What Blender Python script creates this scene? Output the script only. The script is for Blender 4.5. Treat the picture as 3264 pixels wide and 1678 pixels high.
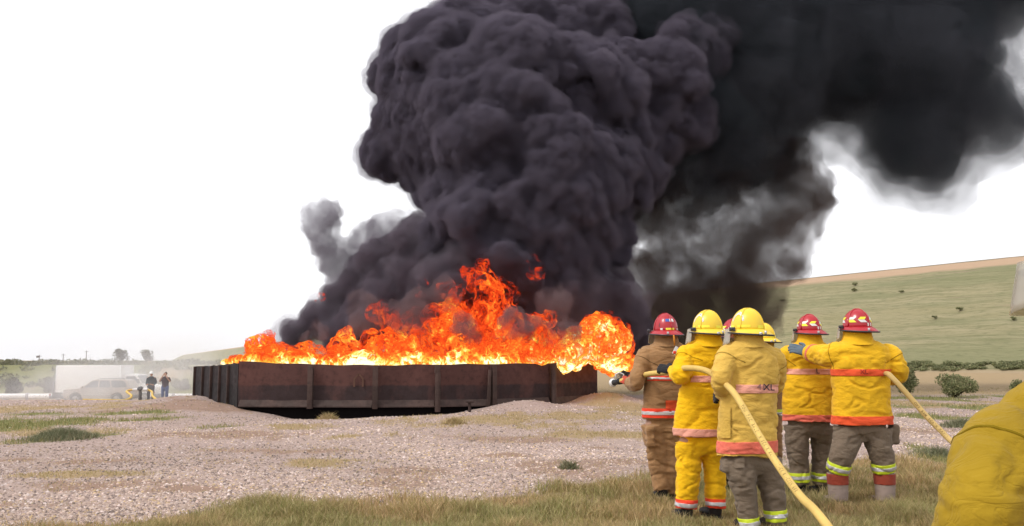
import bpy, bmesh, math, random
import numpy as np
from mathutils import Vector, Matrix
from mathutils.bvhtree import BVHTree

random.seed(7)
rng = np.random.default_rng(7)
scene = bpy.context.scene
col = scene.collection
for o in list(bpy.data.objects):
    bpy.data.objects.remove(o)

# ------------------------------------------------------------------ camera
F, CX, CY, HZ, CAMZ = 2827.0, 1632.0, 839.0, 1150.0, 1.42
PITCH = math.atan((HZ - CY) / F)
cam_d = bpy.data.cameras.new('camera')
cam = bpy.data.objects.new('camera', cam_d)
col.objects.link(cam)
cam.location = (0, 0, CAMZ)
cam.rotation_euler = (math.pi / 2 + PITCH, 0, 0)
cam_d.sensor_width = 36
cam_d.lens = F / 3264 * 36
cam_d.clip_start = 0.05
cam_d.clip_end = 6000
scene.camera = cam

# ------------------------------------------------------------------ sky, sun, exposure
SUN_EL, SUN_AZ = math.radians(50), math.radians(245)   # high, behind the camera on the left
world = bpy.data.worlds.new('World')
scene.world = world
world.use_nodes = True
wn, wl = world.node_tree.nodes, world.node_tree.links
wn.clear()
w_out = wn.new('ShaderNodeOutputWorld')
w_bg = wn.new('ShaderNodeBackground')
w_sky = wn.new('ShaderNodeTexSky')
w_sky.sky_type = 'NISHITA'
w_sky.sun_disc = False
w_sky.sun_elevation = SUN_EL
w_sky.sun_rotation = SUN_AZ
w_sky.air_density = 1.0
w_sky.dust_density = 3.0
w_sky.ozone_density = 1.0
w_hs = wn.new('ShaderNodeHueSaturation')
w_hs.inputs['Saturation'].default_value = 0.25
w_mix = wn.new('ShaderNodeMix')
w_mix.data_type = 'RGBA'
w_mix.inputs[0].default_value = 0.72                      # bright, even cloud veil over the sky
w_mix.inputs[7].default_value = (8.3, 8.2, 8.45, 1)
wl.new(w_sky.outputs[0], w_hs.inputs['Color'])
wl.new(w_hs.outputs[0], w_mix.inputs[6])
wl.new(w_mix.outputs[2], w_bg.inputs['Color'])
w_bg.inputs['Strength'].default_value = 0.125
wl.new(w_bg.outputs[0], w_out.inputs['Surface'])

sun_d = bpy.data.lights.new('sun', 'SUN')
sun_d.energy = 1.5
sun_d.angle = math.radians(14)
sun_d.color = (1.0, 0.95, 0.88)
sun = bpy.data.objects.new('sun', sun_d)
col.objects.link(sun)
# sun_rotation is measured from +Y clockwise seen from above
sdir = Vector((math.sin(SUN_AZ) * math.cos(SUN_EL), math.cos(SUN_AZ) * math.cos(SUN_EL), math.sin(SUN_EL)))
sun.rotation_euler = (-sdir).to_track_quat('-Z', 'Y').to_euler()
sun.location = sdir * 50

scene.view_settings.view_transform = 'Standard'
scene.view_settings.look = 'None'
scene.view_settings.exposure = 0.34
scene.view_settings.gamma = 1.0
scene.view_settings.use_curve_mapping = False
cy = scene.cycles
cy.use_denoising = True
cy.max_bounces = 6
cy.diffuse_bounces = 3
cy.glossy_bounces = 2
cy.transmission_bounces = 3
cy.volume_bounces = 1
cy.transparent_max_bounces = 32
cy.volume_step_rate = 1.0
cy.volume_max_steps = 128
cy.use_adaptive_sampling = True
cy.adaptive_threshold = 0.03
cy.caustics_reflective = False
cy.caustics_refractive = False

# ------------------------------------------------------------------ helpers
_sp, _cp = math.sin(PITCH), math.cos(PITCH)
def at(px, py, Y):
    """world point seen at photo pixel (px, py) at distance Y along the ground"""
    a, b = (px - CX) / F, (CY - py) / F
    d = np.array([a, _cp - b * _sp, _sp + b * _cp])
    p = d * (Y / d[1])
    return np.array([p[0], p[1], p[2] + CAMZ])
def ppm(Y):
    return F / Y
def gnd(px, py, z=0.0):
    """point on the level z seen at a pixel"""
    d = at(px, py, 1.0) - np.array([0, 0, CAMZ])
    t = (z - CAMZ) / d[2]
    return d * t + np.array([0, 0, CAMZ])
def ss(a, b, x):
    t = np.clip((np.asarray(x, float) - a) / (b - a), 0, 1)
    return t * t * (3 - 2 * t)

def _hash(ix, iy, s):
    h = (ix.astype(np.int64) * 374761393 + iy.astype(np.int64) * 668265263 + s * 1442695041) & 0x7fffffff
    h = ((h ^ (h >> 13)) * 1274126177) & 0x7fffffff
    return ((h ^ (h >> 16)) & 0xffff) / 65535.0
def vnoise(x, y, s=0):
    ix, iy = np.floor(x), np.floor(y)
    fx, fy = x - ix, y - iy
    fx, fy = fx * fx * (3 - 2 * fx), fy * fy * (3 - 2 * fy)
    a, b = _hash(ix, iy, s), _hash(ix + 1, iy, s)
    c, d = _hash(ix, iy + 1, s), _hash(ix + 1, iy + 1, s)
    return (a * (1 - fx) + b * fx) * (1 - fy) + (c * (1 - fx) + d * fx) * fy
def fbm(x, y, s=0, o=4):
    t, amp, n = 0, 0.5, 0
    for i in range(o):
        t = t + amp * vnoise(x * 2 ** i, y * 2 ** i, s + i * 17)
        n += amp
        amp *= 0.5
    return t / n

class MB:
    """collects shapes, then becomes one mesh"""
    def __init__(s):
        s.v, s.f, s.m, s.n = [], [], [], 0
    def add(s, v, f, mi=0):
        v = np.asarray(v, float).reshape(-1, 3)
        s.v.append(v)
        s.f += [tuple(int(i) + s.n for i in q) for q in f]
        s.m += [mi] * len(f)
        s.n += len(v)
        return s
    def box(s, c, size, rot=None, bev=0.0, mi=0):
        hx, hy, hz = [q / 2 for q in size]
        if bev <= 0:
            v = np.array([[x, y, z] for x in (-hx, hx) for y in (-hy, hy) for z in (-hz, hz)])
            f = [(0, 1, 3, 2), (4, 6, 7, 5), (0, 4, 5, 1), (2, 3, 7, 6), (0, 2, 6, 4), (1, 5, 7, 3)]
        else:
            bm = bmesh.new()
            bmesh.ops.create_cube(bm, size=1, matrix=Matrix.Diagonal((size[0], size[1], size[2], 1)))
            bmesh.ops.bevel(bm, geom=bm.edges[:], offset=bev, segments=2, affect='EDGES', profile=0.6)
            bm.verts.index_update()
            v = np.array([q.co[:] for q in bm.verts])
            f = [[q.index for q in fc.verts] for fc in bm.faces]
            bm.free()
        if rot is not None:
            v = v @ np.array(rot).T
        return s.add(v + np.asarray(c, float), f, mi)
    def tube(s, path, rad, n=12, cap=True, mi=0, round_ends=False):
        P = np.asarray(path, float)
        R = np.full(len(P), rad, float) if np.isscalar(rad) else np.asarray(rad, float)
        if round_ends:
            def endcap(p, q, r):
                d = (p - q) / (np.linalg.norm(p - q) + 1e-9)
                return [(p + d * r * math.sin(t), r * math.cos(t)) for t in (0.45, 0.9, 1.3)]
            e0 = endcap(P[0], P[1], R[0])[::-1]
            e1 = endcap(P[-1], P[-2], R[-1])
            P = np.array([q[0] for q in e0] + list(P) + [q[0] for q in e1])
            R = np.array([q[1] for q in e0] + list(R) + [q[1] for q in e1])
        T = np.gradient(P, axis=0)
        T /= np.linalg.norm(T, axis=1)[:, None] + 1e-12
        up = np.array([0, 0, 1.0]) if abs(T[0][2]) < 0.9 else np.array([1.0, 0, 0])
        u = np.cross(up, T[0]); u /= np.linalg.norm(u)
        V = []
        for i in range(len(P)):
            u = u - T[i] * np.dot(u, T[i]); u /= np.linalg.norm(u)
            w = np.cross(T[i], u)
            for k in range(n):
                a = 2 * math.pi * k / n
                V.append(P[i] + R[i] * (math.cos(a) * u + math.sin(a) * w))
        f = []
        for i in range(len(P) - 1):
            for k in range(n):
                k2 = (k + 1) % n
                f.append((i * n + k, i * n + k2, (i + 1) * n + k2, (i + 1) * n + k))
        if cap:
            f.append(tuple(range(n))[::-1])
            f.append(tuple((len(P) - 1) * n + k for k in range(n)))
        return s.add(V, f, mi)
    def loft(s, rings, cap=True, mi=0):
        n = len(rings[0])
        V = np.concatenate([np.asarray(r, float) for r in rings])
        f = []
        for i in range(len(rings) - 1):
            for k in range(n):
                k2 = (k + 1) % n
                f.append((i * n + k, i * n + k2, (i + 1) * n + k2, (i + 1) * n + k))
        if cap:
            f.append(tuple(range(n))[::-1])
            f.append(tuple((len(rings) - 1) * n + k for k in range(n)))
        return s.add(V, f, mi)
    def ell(s, c, r, rot=None, sub=2, mi=0):
        v, f = ico(sub)
        r = np.full(3, r, float) if np.isscalar(r) else np.asarray(r, float)
        v = v * r
        if rot is not None:
            v = v @ np.array(rot).T
        return s.add(v + np.asarray(c, float), f, mi)
    def mesh(s, name='m'):
        me = bpy.data.meshes.new(name)
        me.from_pydata(np.concatenate(s.v).tolist(), [], s.f)
        if any(s.m):
            me.polygons.foreach_set('material_index', s.m)
        me.update()
        return me
_ico = {}
def ico(sub):
    if sub not in _ico:
        bm = bmesh.new()
        bmesh.ops.create_icosphere(bm, subdivisions=sub, radius=1)
        bm.verts.index_update()
        _ico[sub] = (np.array([v.co[:] for v in bm.verts]), [[v.index for v in f.verts] for f in bm.faces])
        bm.free()
    return _ico[sub]
def rotz(a):
    c, s = math.cos(a), math.sin(a)
    return np.array([[c, -s, 0], [s, c, 0], [0, 0, 1]])
def ring(c, a, b, yaw=0, n=24, p=2.0, tilt=None):
    """a superellipse ring round c"""
    t = np.linspace(0, 2 * math.pi, n, endpoint=False)
    x = a * np.sign(np.cos(t)) * np.abs(np.cos(t)) ** (2 / p)
    y = b * np.sign(np.sin(t)) * np.abs(np.sin(t)) ** (2 / p)
    v = np.stack([x, y, 0 * t], 1) @ rotz(yaw).T
    if tilt is not None:
        v[:, 2] += v[:, 0] * tilt[0] + v[:, 1] * tilt[1]
    return v + np.asarray(c, float)

WORLD = {}
def empty(name, loc):
    o = bpy.data.objects.new(name, None)
    col.objects.link(o)
    o.location = loc
    o.empty_display_size = 0.2
    WORLD[o.name] = Vector(loc)
    return o
def obj(name, me, mats, parent=None, smooth=True):
    """one mesh object, vertices given in world coordinates"""
    if isinstance(me, MB):
        me = me.mesh(name)
    me.name = name
    me.materials.clear()
    for m in (mats if isinstance(mats, (list, tuple)) else [mats]):
        me.materials.append(m)
    if smooth:
        me.polygons.foreach_set('use_smooth', [True] * len(me.polygons))
    o = bpy.data.objects.new(name, me)
    col.objects.link(o)
    WORLD[o.name] = Vector((0, 0, 0))
    if parent is not None:
        o.parent = parent
        o.matrix_parent_inverse = Matrix.Translation(-WORLD[parent.name])
    return o
def tag(o, label=None, cat=None, group=None, kind=None):
    if label: o['label'] = label
    if cat: o['category'] = cat
    if group: o['group'] = group
    if kind: o['kind'] = kind
    return o
def sharp(me, deg=35):
    """flat look only where faces meet at a clear edge"""
    bm = bmesh.new(); bm.from_mesh(me)
    for e in bm.edges:
        if len(e.link_faces) == 2 and e.calc_face_angle(0) > math.radians(deg):
            e.smooth = False
    bm.to_mesh(me); bm.free()
    return me

def evaluated(me, mods):
    """run modifiers over a mesh and return the resulting mesh"""
    o = bpy.data.objects.new('work', me)
    col.objects.link(o)
    for fn in mods:
        fn(o)
    dg = bpy.context.evaluated_depsgraph_get()
    out = bpy.data.meshes.new_from_object(o.evaluated_get(dg), depsgraph=dg)
    bpy.data.objects.remove(o)
    bpy.data.meshes.remove(me)
    return out
def m_remesh(v):
    def fn(o):
        m = o.modifiers.new('r', 'REMESH'); m.mode = 'VOXEL'; m.voxel_size = v; m.use_smooth_shade = True
    return fn
def m_smooth(it, fac=0.5):
    def fn(o):
        m = o.modifiers.new('s', 'SMOOTH'); m.iterations = it; m.factor = fac
    return fn
def m_sub(n):
    def fn(o):
        m = o.modifiers.new('s', 'SUBSURF'); m.levels = n; m.render_levels = n
    return fn
def m_nodes(ng):
    def fn(o):
        m = o.modifiers.new('g', 'NODES'); m.node_group = ng
    return fn
def displace(layers):
    """node group that pushes points along their normals, one Set Position per layer"""
    ng = bpy.data.node_groups.new('displace', 'GeometryNodeTree')
    ng.interface.new_socket('Geometry', in_out='INPUT', socket_type='NodeSocketGeometry')
    ng.interface.new_socket('Geometry', in_out='OUTPUT', socket_type='NodeSocketGeometry')
    N, L = ng.nodes, ng.links
    gi, go = N.new('NodeGroupInput'), N.new('NodeGroupOutput')
    last = gi.outputs[0]
    def mth(op, a, b=None):
        m = N.new('ShaderNodeMath'); m.operation = op
        for i, q in enumerate((a, b)):
            if q is None: continue
            if isinstance(q, (int, float)): m.inputs[i].default_value = q
            else: L.new(q, m.inputs[i])
        return m.outputs[0]
    for ly in layers:
        pos = N.new('GeometryNodeInputPosition')
        mul = N.new('ShaderNodeVectorMath'); mul.operation = 'MULTIPLY'
        mul.inputs[1].default_value = ly.get('stretch', (1, 1, 1))
        L.new(pos.outputs[0], mul.inputs[0])
        add = N.new('ShaderNodeVectorMath'); add.operation = 'ADD'
        sd = ly.get('seed', 0)
        add.inputs[1].default_value = (sd * 3.7, sd * 1.3, sd * 2.1)
        L.new(mul.outputs[0], add.inputs[0])
        P = add.outputs[0]
        if ly.get('warp'):
            nz = N.new('ShaderNodeTexNoise'); nz.inputs['Scale'].default_value = ly.get('wscale', 1.0)
            nz.inputs['Detail'].default_value = 2
            L.new(P, nz.inputs['Vector'])
            sub = N.new('ShaderNodeVectorMath'); sub.operation = 'SUBTRACT'; sub.inputs[1].default_value = (.5, .5, .5)
            L.new(nz.outputs['Color'], sub.inputs[0])
            sc = N.new('ShaderNodeVectorMath'); sc.operation = 'SCALE'; sc.inputs['Scale'].default_value = ly['warp']
            L.new(sub.outputs[0], sc.inputs[0])
            ad2 = N.new('ShaderNodeVectorMath'); ad2.operation = 'ADD'
            L.new(P, ad2.inputs[0]); L.new(sc.outputs[0], ad2.inputs[1])
            P = ad2.outputs[0]
        if ly['type'] == 'puff':
            t = N.new('ShaderNodeTexVoronoi'); t.feature = 'F1'
            t.inputs['Scale'].default_value = ly['scale']
            L.new(P, t.inputs['Vector'])
            d2 = mth('POWER', t.outputs['Distance'], 2.0)
            h = mth('SQRT', mth('MAXIMUM', mth('SUBTRACT', 1.0, d2), 0.0))
            h = mth('MULTIPLY', mth('SUBTRACT', h, 0.8), ly['amp'] * 2.5)
        else:
            t = N.new('ShaderNodeTexNoise'); t.inputs['Scale'].default_value = ly['scale']
            t.inputs['Detail'].default_value = ly.get('detail', 3)
            t.inputs['Roughness'].default_value = ly.get('rough', 0.55)
            L.new(P, t.inputs['Vector'])
            h = mth('SUBTRACT', t.outputs['Fac'], 0.5)
            if ly['type'] == 'crease':
                h = mth('MULTIPLY', mth('MAXIMUM', mth('SUBTRACT', 1.0, mth('MULTIPLY', mth('ABSOLUTE', h), ly.get('sharp', 14.0))), 0.0), -.5)
            if ly['type'] == 'ridge':
                h = mth('SUBTRACT', 0.1, mth('ABSOLUTE', h))
            h = mth('MULTIPLY', h, ly['amp'] * 2)
        nm = N.new('GeometryNodeInputNormal')
        sc = N.new('ShaderNodeVectorMath'); sc.operation = 'SCALE'
        L.new(nm.outputs[0], sc.inputs[0]); L.new(h, sc.inputs['Scale'])
        sp = N.new('GeometryNodeSetPosition')
        L.new(last, sp.inputs['Geometry']); L.new(sc.outputs[0], sp.inputs['Offset'])
        last = sp.outputs[0]
    L.new(last, go.inputs[0])
    return m_nodes(ng)

# ------------------------------------------------------------------ materials
def newmat(name):
    m = bpy.data.materials.new(name)
    m.use_nodes = True
    m.node_tree.nodes.clear()
    return m
class NT:
    def __init__(s, m):
        s.t = m.node_tree; s.N = s.t.nodes; s.L = s.t.links
        s.out = s.N.new('ShaderNodeOutputMaterial')
        tc = s.N.new('ShaderNodeTexCoord'); s.pos = tc.outputs['Object']
    def _in(s, n, k, v):
        if v is None: return
        i = n.inputs[k]
        if isinstance(v, (int, float)):
            i.default_value = v
        elif isinstance(v, (tuple, list)):
            i.default_value = tuple(v) + ((1,) if len(v) == 3 and i.type == 'RGBA' else ())
        else:
            s.L.new(v, i)
    def noise(s, scale, detail=4, rough=0.55, stretch=None, dist=0, out='Fac', off=(0, 0, 0), vec=None):
        n = s.N.new('ShaderNodeTexNoise')
        n.inputs['Scale'].default_value = scale; n.inputs['Detail'].default_value = detail
        n.inputs['Roughness'].default_value = rough; n.inputs['Distortion'].default_value = dist
        mp = s.N.new('ShaderNodeMapping')
        mp.inputs['Scale'].default_value = stretch or (1, 1, 1); mp.inputs['Location'].default_value = off
        s.L.new(vec or s.pos, mp.inputs['Vector']); s.L.new(mp.outputs[0], n.inputs['Vector'])
        return n.outputs[out]
    def voro(s, scale, out='Distance', feature='F1', stretch=None, rand=1.0):
        n = s.N.new('ShaderNodeTexVoronoi'); n.feature = feature
        n.inputs['Scale'].default_value = scale; n.inputs['Randomness'].default_value = rand
        mp = s.N.new('ShaderNodeMapping'); mp.inputs['Scale'].default_value = stretch or (1, 1, 1)
        s.L.new(s.pos, mp.inputs['Vector']); s.L.new(mp.outputs[0], n.inputs['Vector'])
        return n.outputs[out]
    def attr(s, name, out='Color'):
        n = s.N.new('ShaderNodeAttribute'); n.attribute_name = name
        return n.outputs[out]
    def math(s, op, a, b=None, c=None, clamp=False):
        n = s.N.new('ShaderNodeMath'); n.operation = op; n.use_clamp = clamp
        s._in(n, 0, a); s._in(n, 1, b); s._in(n, 2, c)
        return n.outputs[0]
    def sep(s, v):
        n = s.N.new('ShaderNodeSeparateXYZ'); s.L.new(v, n.inputs[0]); return n.outputs
    def rng(s, v, a, b, c=0.0, d=1.0):
        n = s.N.new('ShaderNodeMapRange'); n.clamp = True
        s._in(n, 0, v); s._in(n, 1, a); s._in(n, 2, b); s._in(n, 3, c); s._in(n, 4, d)
        return n.outputs[0]
    def mix(s, f, a, b, mode='MIX'):
        n = s.N.new('ShaderNodeMix'); n.data_type = 'RGBA'; n.blend_type = mode
        s._in(n, 0, f); s._in(n, 6, a); s._in(n, 7, b)
        return n.outputs[2]
    def ramp(s, v, stops, interp='LINEAR'):
        n = s.N.new('ShaderNodeValToRGB'); s._in(n, 0, v)
        r = n.color_ramp; r.interpolation = interp
        while len(r.elements) < len(stops): r.elements.new(0.5)
        for e, (p, c) in zip(r.elements, stops):
            e.position = p; e.color = tuple(c) + ((1,) if len(c) == 3 else ())
        return n.outputs[0]
    def bump(s, h, strength=0.3, dist=0.01):
        n = s.N.new('ShaderNodeBump'); n.inputs['Strength'].default_value = strength
        n.inputs['Distance'].default_value = dist; s.L.new(h, n.inputs['Height'])
        return n.outputs[0]
    def pbr(s, color, rough=0.7, spec=0.3, metal=0.0, normal=None, **kw):
        n = s.N.new('ShaderNodeBsdfPrincipled')
        s._in(n, 'Base Color', color); s._in(n, 'Roughness', rough); s._in(n, 'Metallic', metal)
        s._in(n, 'Specular IOR Level', spec)
        if normal is not None: s.L.new(normal, n.inputs['Normal'])
        for k, v in kw.items(): s._in(n, k.replace('_', ' '), v)
        s.L.new(n.outputs[0], s.out.inputs['Surface'])
        return n
def plain(name, c, rough=0.6, spec=0.3, metal=0.0, var=0.12, scale=8.0, bump=0.0, **kw):
    m = newmat(name); t = NT(m)
    f = t.noise(scale, 4)
    cc = t.mix(t.rng(f, 0.3, 0.7), tuple(q * (1 - var) for q in c), tuple(min(1, q * (1 + var)) for q in c))
    nm = t.bump(t.noise(scale * 6, 3), bump, 0.01) if bump else None
    t.pbr(cc, rough, spec, metal, nm, **kw)
    return m
# ------------------------------------------------------------------ the ground
TANK = [(633, 32.0), (768, 27.3), (1000, 27.15), (1200, 27.05), (1393, 27.3), (1565, 27.9), (1750, 29.2), (1900, 31.6)]
TXY = [np.array([(x - CX) / F * Y, Y]) for x, Y in TANK]
EDGE_X = [-9, -4.2, -3.5, -3.0, -0.6, 0.24, 1.0, 1.65, 3.5, 5.4, 12, 40]
EDGE_Y = [6.2, 6.9, 7.7, 8.5, 9.2, 9.8, 10.3, 11.1, 12.0, 12.5, 13, 13]
def bump2(X, Y, cx, cy, sx, sy, h):
    return h * np.exp(-((X - cx) / sx) ** 2 - ((Y - cy) / sy) ** 2)
def ground_z(X, Y):
    X, Y = np.asarray(X, float), np.asarray(Y, float)
    z = np.interp(Y, [32, 36, 53, 60, 68], [0, -.15, -1.0, -1.45, -1.75]) * ss(2, -10, X)
    z = z + 2.75 * ss(74, 92, Y + 5 * (fbm(X * .05, Y * .05, 3) - .5)) * ss(-6, -22, X + 0.15 * (Y - 70))
    z = z + bump2(X, Y, -11.0, 30.4, 1.7, 1.6, .24) + bump2(X, Y, -9.6, 27.4, 1.5, 1.3, .20)
    z = z + bump2(X, Y, -5.6, 26.9, 2.3, 3.0, -.40) + bump2(X, Y, -2.6, 26.9, 1.7, 2.2, -.22)
    z = z + bump2(X, Y, 0.5, 27.7, 1.0, .8, .20) + bump2(X, Y, 3.2, 30.6, 1.1, 1.4, .34)
    near = ss(60, 25, Y)
    z = z + near * (0.10 * (fbm(X * .45, Y * .45, 11) - .5) + 0.05 * (fbm(X * 1.7, Y * 1.7, 12) - .5)) * ss(5, 9, Y)
    z = z + ss(80, 140, Y) * 1.2 * (fbm(X * .02, Y * .02, 5) - .5) * ss(-10, -40, X)
    return z
# patches seen in the photo: (px, py, rx, ry, weight) turned into places on the ground
def patch(X, Y, px, py, rx, ry):
    c = gnd(px, py); Yc = c[1]
    sx = rx / F * Yc; sy = ry * Yc * Yc / (CAMZ * F)
    n = fbm(X * 1.5, Y * .8, int(px) % 97, 5)
    return ss(1.35, 0.25, np.hypot((X - c[0]) / sx, (Y - Yc) / sy) + (n - .5) * 2.6)
GREEN = [(60, 1350, 330, 22), (480, 1338, 150, 14), (330, 1318, 200, 8), (210, 1395, 95, 16), (700, 1362, 90, 9), (2950, 1330, 130, 16),
         (3080, 1300, 150, 10), (2960, 1445, 70, 20), (3010, 1470, 60, 16), (2450, 1470, 90, 20), (2900, 1268, 160, 9), (3150, 1262, 160, 8),
         (2420, 1360, 60, 12), (2660, 1430, 40, 30)]
DRY = [(1000, 1478, 170, 12), (1900, 1385, 200, 12), (250, 1520, 180, 12), (920, 1366, 110, 10), (1560, 1342, 260, 20), (1850, 1330, 220, 24), (1430, 1365, 50, 12), (90, 1372, 260, 12), (1150, 1392, 110, 7),
       (1980, 1300, 120, 24), (2960, 1290, 330, 14), (120, 1300, 350, 14), (1500, 1620, 900, 30)]
DIRT = [(300, 1470, 330, 12), (900, 1440, 300, 10), (1350, 1500, 260, 12), (620, 1560, 260, 14), (1250, 1590, 240, 14), (150, 1610, 200, 14), (1750, 1492, 210, 26), (1600, 1455, 130, 9), (700, 1385, 330, 14), (560, 1300, 200, 16), (800, 1600, 130, 10), (2900, 1370, 200, 10),
        (1180, 1540, 200, 20), (400, 1545, 240, 16), (1560, 1400, 240, 10), (1900, 1425, 160, 8), (2000, 1470, 150, 12)]
def masks(X, Y):
    shp = np.asarray(X).shape
    gr = np.zeros(shp); dr = np.zeros(shp); di = np.zeros(shp)
    for p in GREEN: gr = np.maximum(gr, patch(X, Y, *p))
    for p in DRY: dr = np.maximum(dr, patch(X, Y, *p))
    for p in DIRT: di = np.maximum(di, patch(X, Y, *p))
    e = np.interp(X, EDGE_X, EDGE_Y) + 1.5 * (fbm(X * 1.6, Y * .9, 41) - .5)
    fg = ss(0.45, -0.35, Y - e)
    # beyond the pit: fields instead of stones
    far = np.maximum(ss(34, 40, Y) * ss(-4, 2, X), ss(47, 53, Y + 6 * (fbm(X * .2, Y * .1, 8) - .5)))
    bank = ss(72, 78, Y) * ss(-4, -16, X)
    gr = np.maximum(gr * (1 - far), bank * ss(.3, .65, fbm(X * .15, Y * .1, 21)))
    dr = np.maximum(dr, far * (1 - gr))
    return gr, dr, di, fg
def build_ground():
    ys = np.concatenate([np.linspace(-60, 2, 25)[:-1], np.geomspace(2, 60, 420)[:-1], np.geomspace(60, 4500, 120)])
    a = 4.6
    us = np.sinh(a * np.linspace(-1, 1, 560)) / np.sinh(a)
    W = np.maximum(70, 1.3 * np.abs(ys))
    X = us[None, :] * W[:, None]
    Y = np.repeat(ys[:, None], len(us), 1)
    Z = ground_z(X, Y)
    nr, nc = X.shape
    V = np.stack([X, Y, Z], -1).reshape(-1, 3)
    idx = np.arange(nr * nc).reshape(nr, nc)
    fa = np.stack([idx[:-1, :-1], idx[:-1, 1:], idx[1:, 1:], idx[1:, :-1]], -1).reshape(-1, 4)
    me = bpy.data.meshes.new('ground')
    me.vertices.add(len(V)); me.vertices.foreach_set('co', V.ravel())
    me.loops.add(len(fa) * 4); me.loops.foreach_set('vertex_index', fa.ravel())
    me.polygons.add(len(fa)); me.polygons.foreach_set('loop_start', np.arange(len(fa)) * 4)
    me.update(calc_edges=True)
    gr, dr, di, fg = masks(V[:, 0], V[:, 1])
    at1 = me.color_attributes.new('cover', 'FLOAT_COLOR', 'POINT')
    at1.data.foreach_set('color', np.stack([gr, dr, di, fg], 1).astype(np.float32).ravel())
    m = newmat('ground_cover'); t = NT(m)
    c = t.attr('cover'); cs = t.sep(c); fg_ = t.attr('cover', 'Alpha')
    # stones: each cell its own tint
    cell = t.voro(33, 'Color'); cell2 = t.voro(52, 'Color')
    r = t.sep(cell)[0]
    r2 = t.sep(cell2)[1]
    tint = t.ramp(r, [(0, (.12, .095, .105)), (.22, (.26, .20, .195)), (.5, (.46, .35, .32)), (.72, (.54, .41, .35)), (.88, (.62, .51, .50)), (1, (.72, .61, .61))])
    gap = t.rng(t.voro(33, 'Distance', 'DISTANCE_TO_EDGE'), 0, .12, .35, 1)
    stone = t.mix(1.0, tint, t.mix(gap, (.12, .09, .085), (1, 1, 1)), 'MULTIPLY')
    big = t.noise(.35, 5)
    stone = t.mix(t.rng(big, .3, .65, .35, .8), stone, t.mix(t.noise(6, 5, .7), (.32, .235, .195), (.50, .385, .33)))
    soil = t.mix(t.noise(3, 5, .7), (.22, .14, .10), (.40, .28, .22))
    green = t.mix(t.noise(2.2, 5), (.14, .15, .055), (.25, .24, .10))
    dry = t.mix(t.noise(1.4, 6, .65), (.30, .22, .12), (.42, .31, .19))
    n1 = t.noise(5, 5, .7)
    def brk(mk, k=1.1, a=.25, b=.8):
        return t.rng(t.math('ADD', mk, t.math('MULTIPLY', t.math('SUBTRACT', n1, .5), k)), a, b)
    o = t.mix(brk(cs[2]), stone, soil)
    o = t.mix(brk(cs[1]), o, dry)
    o = t.mix(brk(cs[0]), o, green)
    lawn = t.mix(t.noise(4, 5, .6), (.20, .15, .085), (.32, .24, .14))
    o = t.mix(t.rng(fg_, .35, .6), o, lawn)
    hgt = t.math('ADD', t.math('MULTIPLY', gap, .6), t.math('MULTIPLY', n1, .8))
    t.pbr(o, 0.95, 0.1, normal=t.bump(hgt, .5, .03))
    g = obj('ground', me, m)
    tag(g, kind='structure')
    return g
ground = build_ground()

# loose stones lying on the gravel
def tri_mesh(name, V, Fc, colr=None, attr='tint'):
    me = bpy.data.meshes.new(name)
    k = Fc.shape[1]
    me.vertices.add(len(V)); me.vertices.foreach_set('co', np.ascontiguousarray(V, np.float32).ravel())
    me.loops.add(len(Fc) * k); me.loops.foreach_set('vertex_index', np.ascontiguousarray(Fc, np.int32).ravel())
    me.polygons.add(len(Fc)); me.polygons.foreach_set('loop_start', np.arange(len(Fc), dtype=np.int32) * k)
    me.update(calc_edges=True)
    if colr is not None:
        a = me.color_attributes.new(attr, 'FLOAT_COLOR', 'POINT')
        c4 = np.concatenate([colr, np.ones((len(colr), 1))], 1)
        a.data.foreach_set('color', c4.astype(np.float32).ravel())
    return me
def tint_mat(name, attr='tint', rough=.85, spec=.2, trans=0.0):
    m = newmat(name); t = NT(m)
    c = t.attr(attr)
    c = t.mix(t.rng(t.noise(30, 3), .3, .7, 0, .5), c, t.mix(1.0, c, (.75, .72, .7), 'MULTIPLY'))
    p = t.pbr(c, rough, spec)
    if trans:
        tr = t.N.new('ShaderNodeBsdfTranslucent'); t.L.new(c, tr.inputs[0])
        mx = t.N.new('ShaderNodeMixShader'); mx.inputs[0].default_value = trans
        t.L.new(p.outputs[0], mx.inputs[1]); t.L.new(tr.outputs[0], mx.inputs[2]); t.L.new(mx.outputs[0], t.out.inputs[0])
    return m
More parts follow.
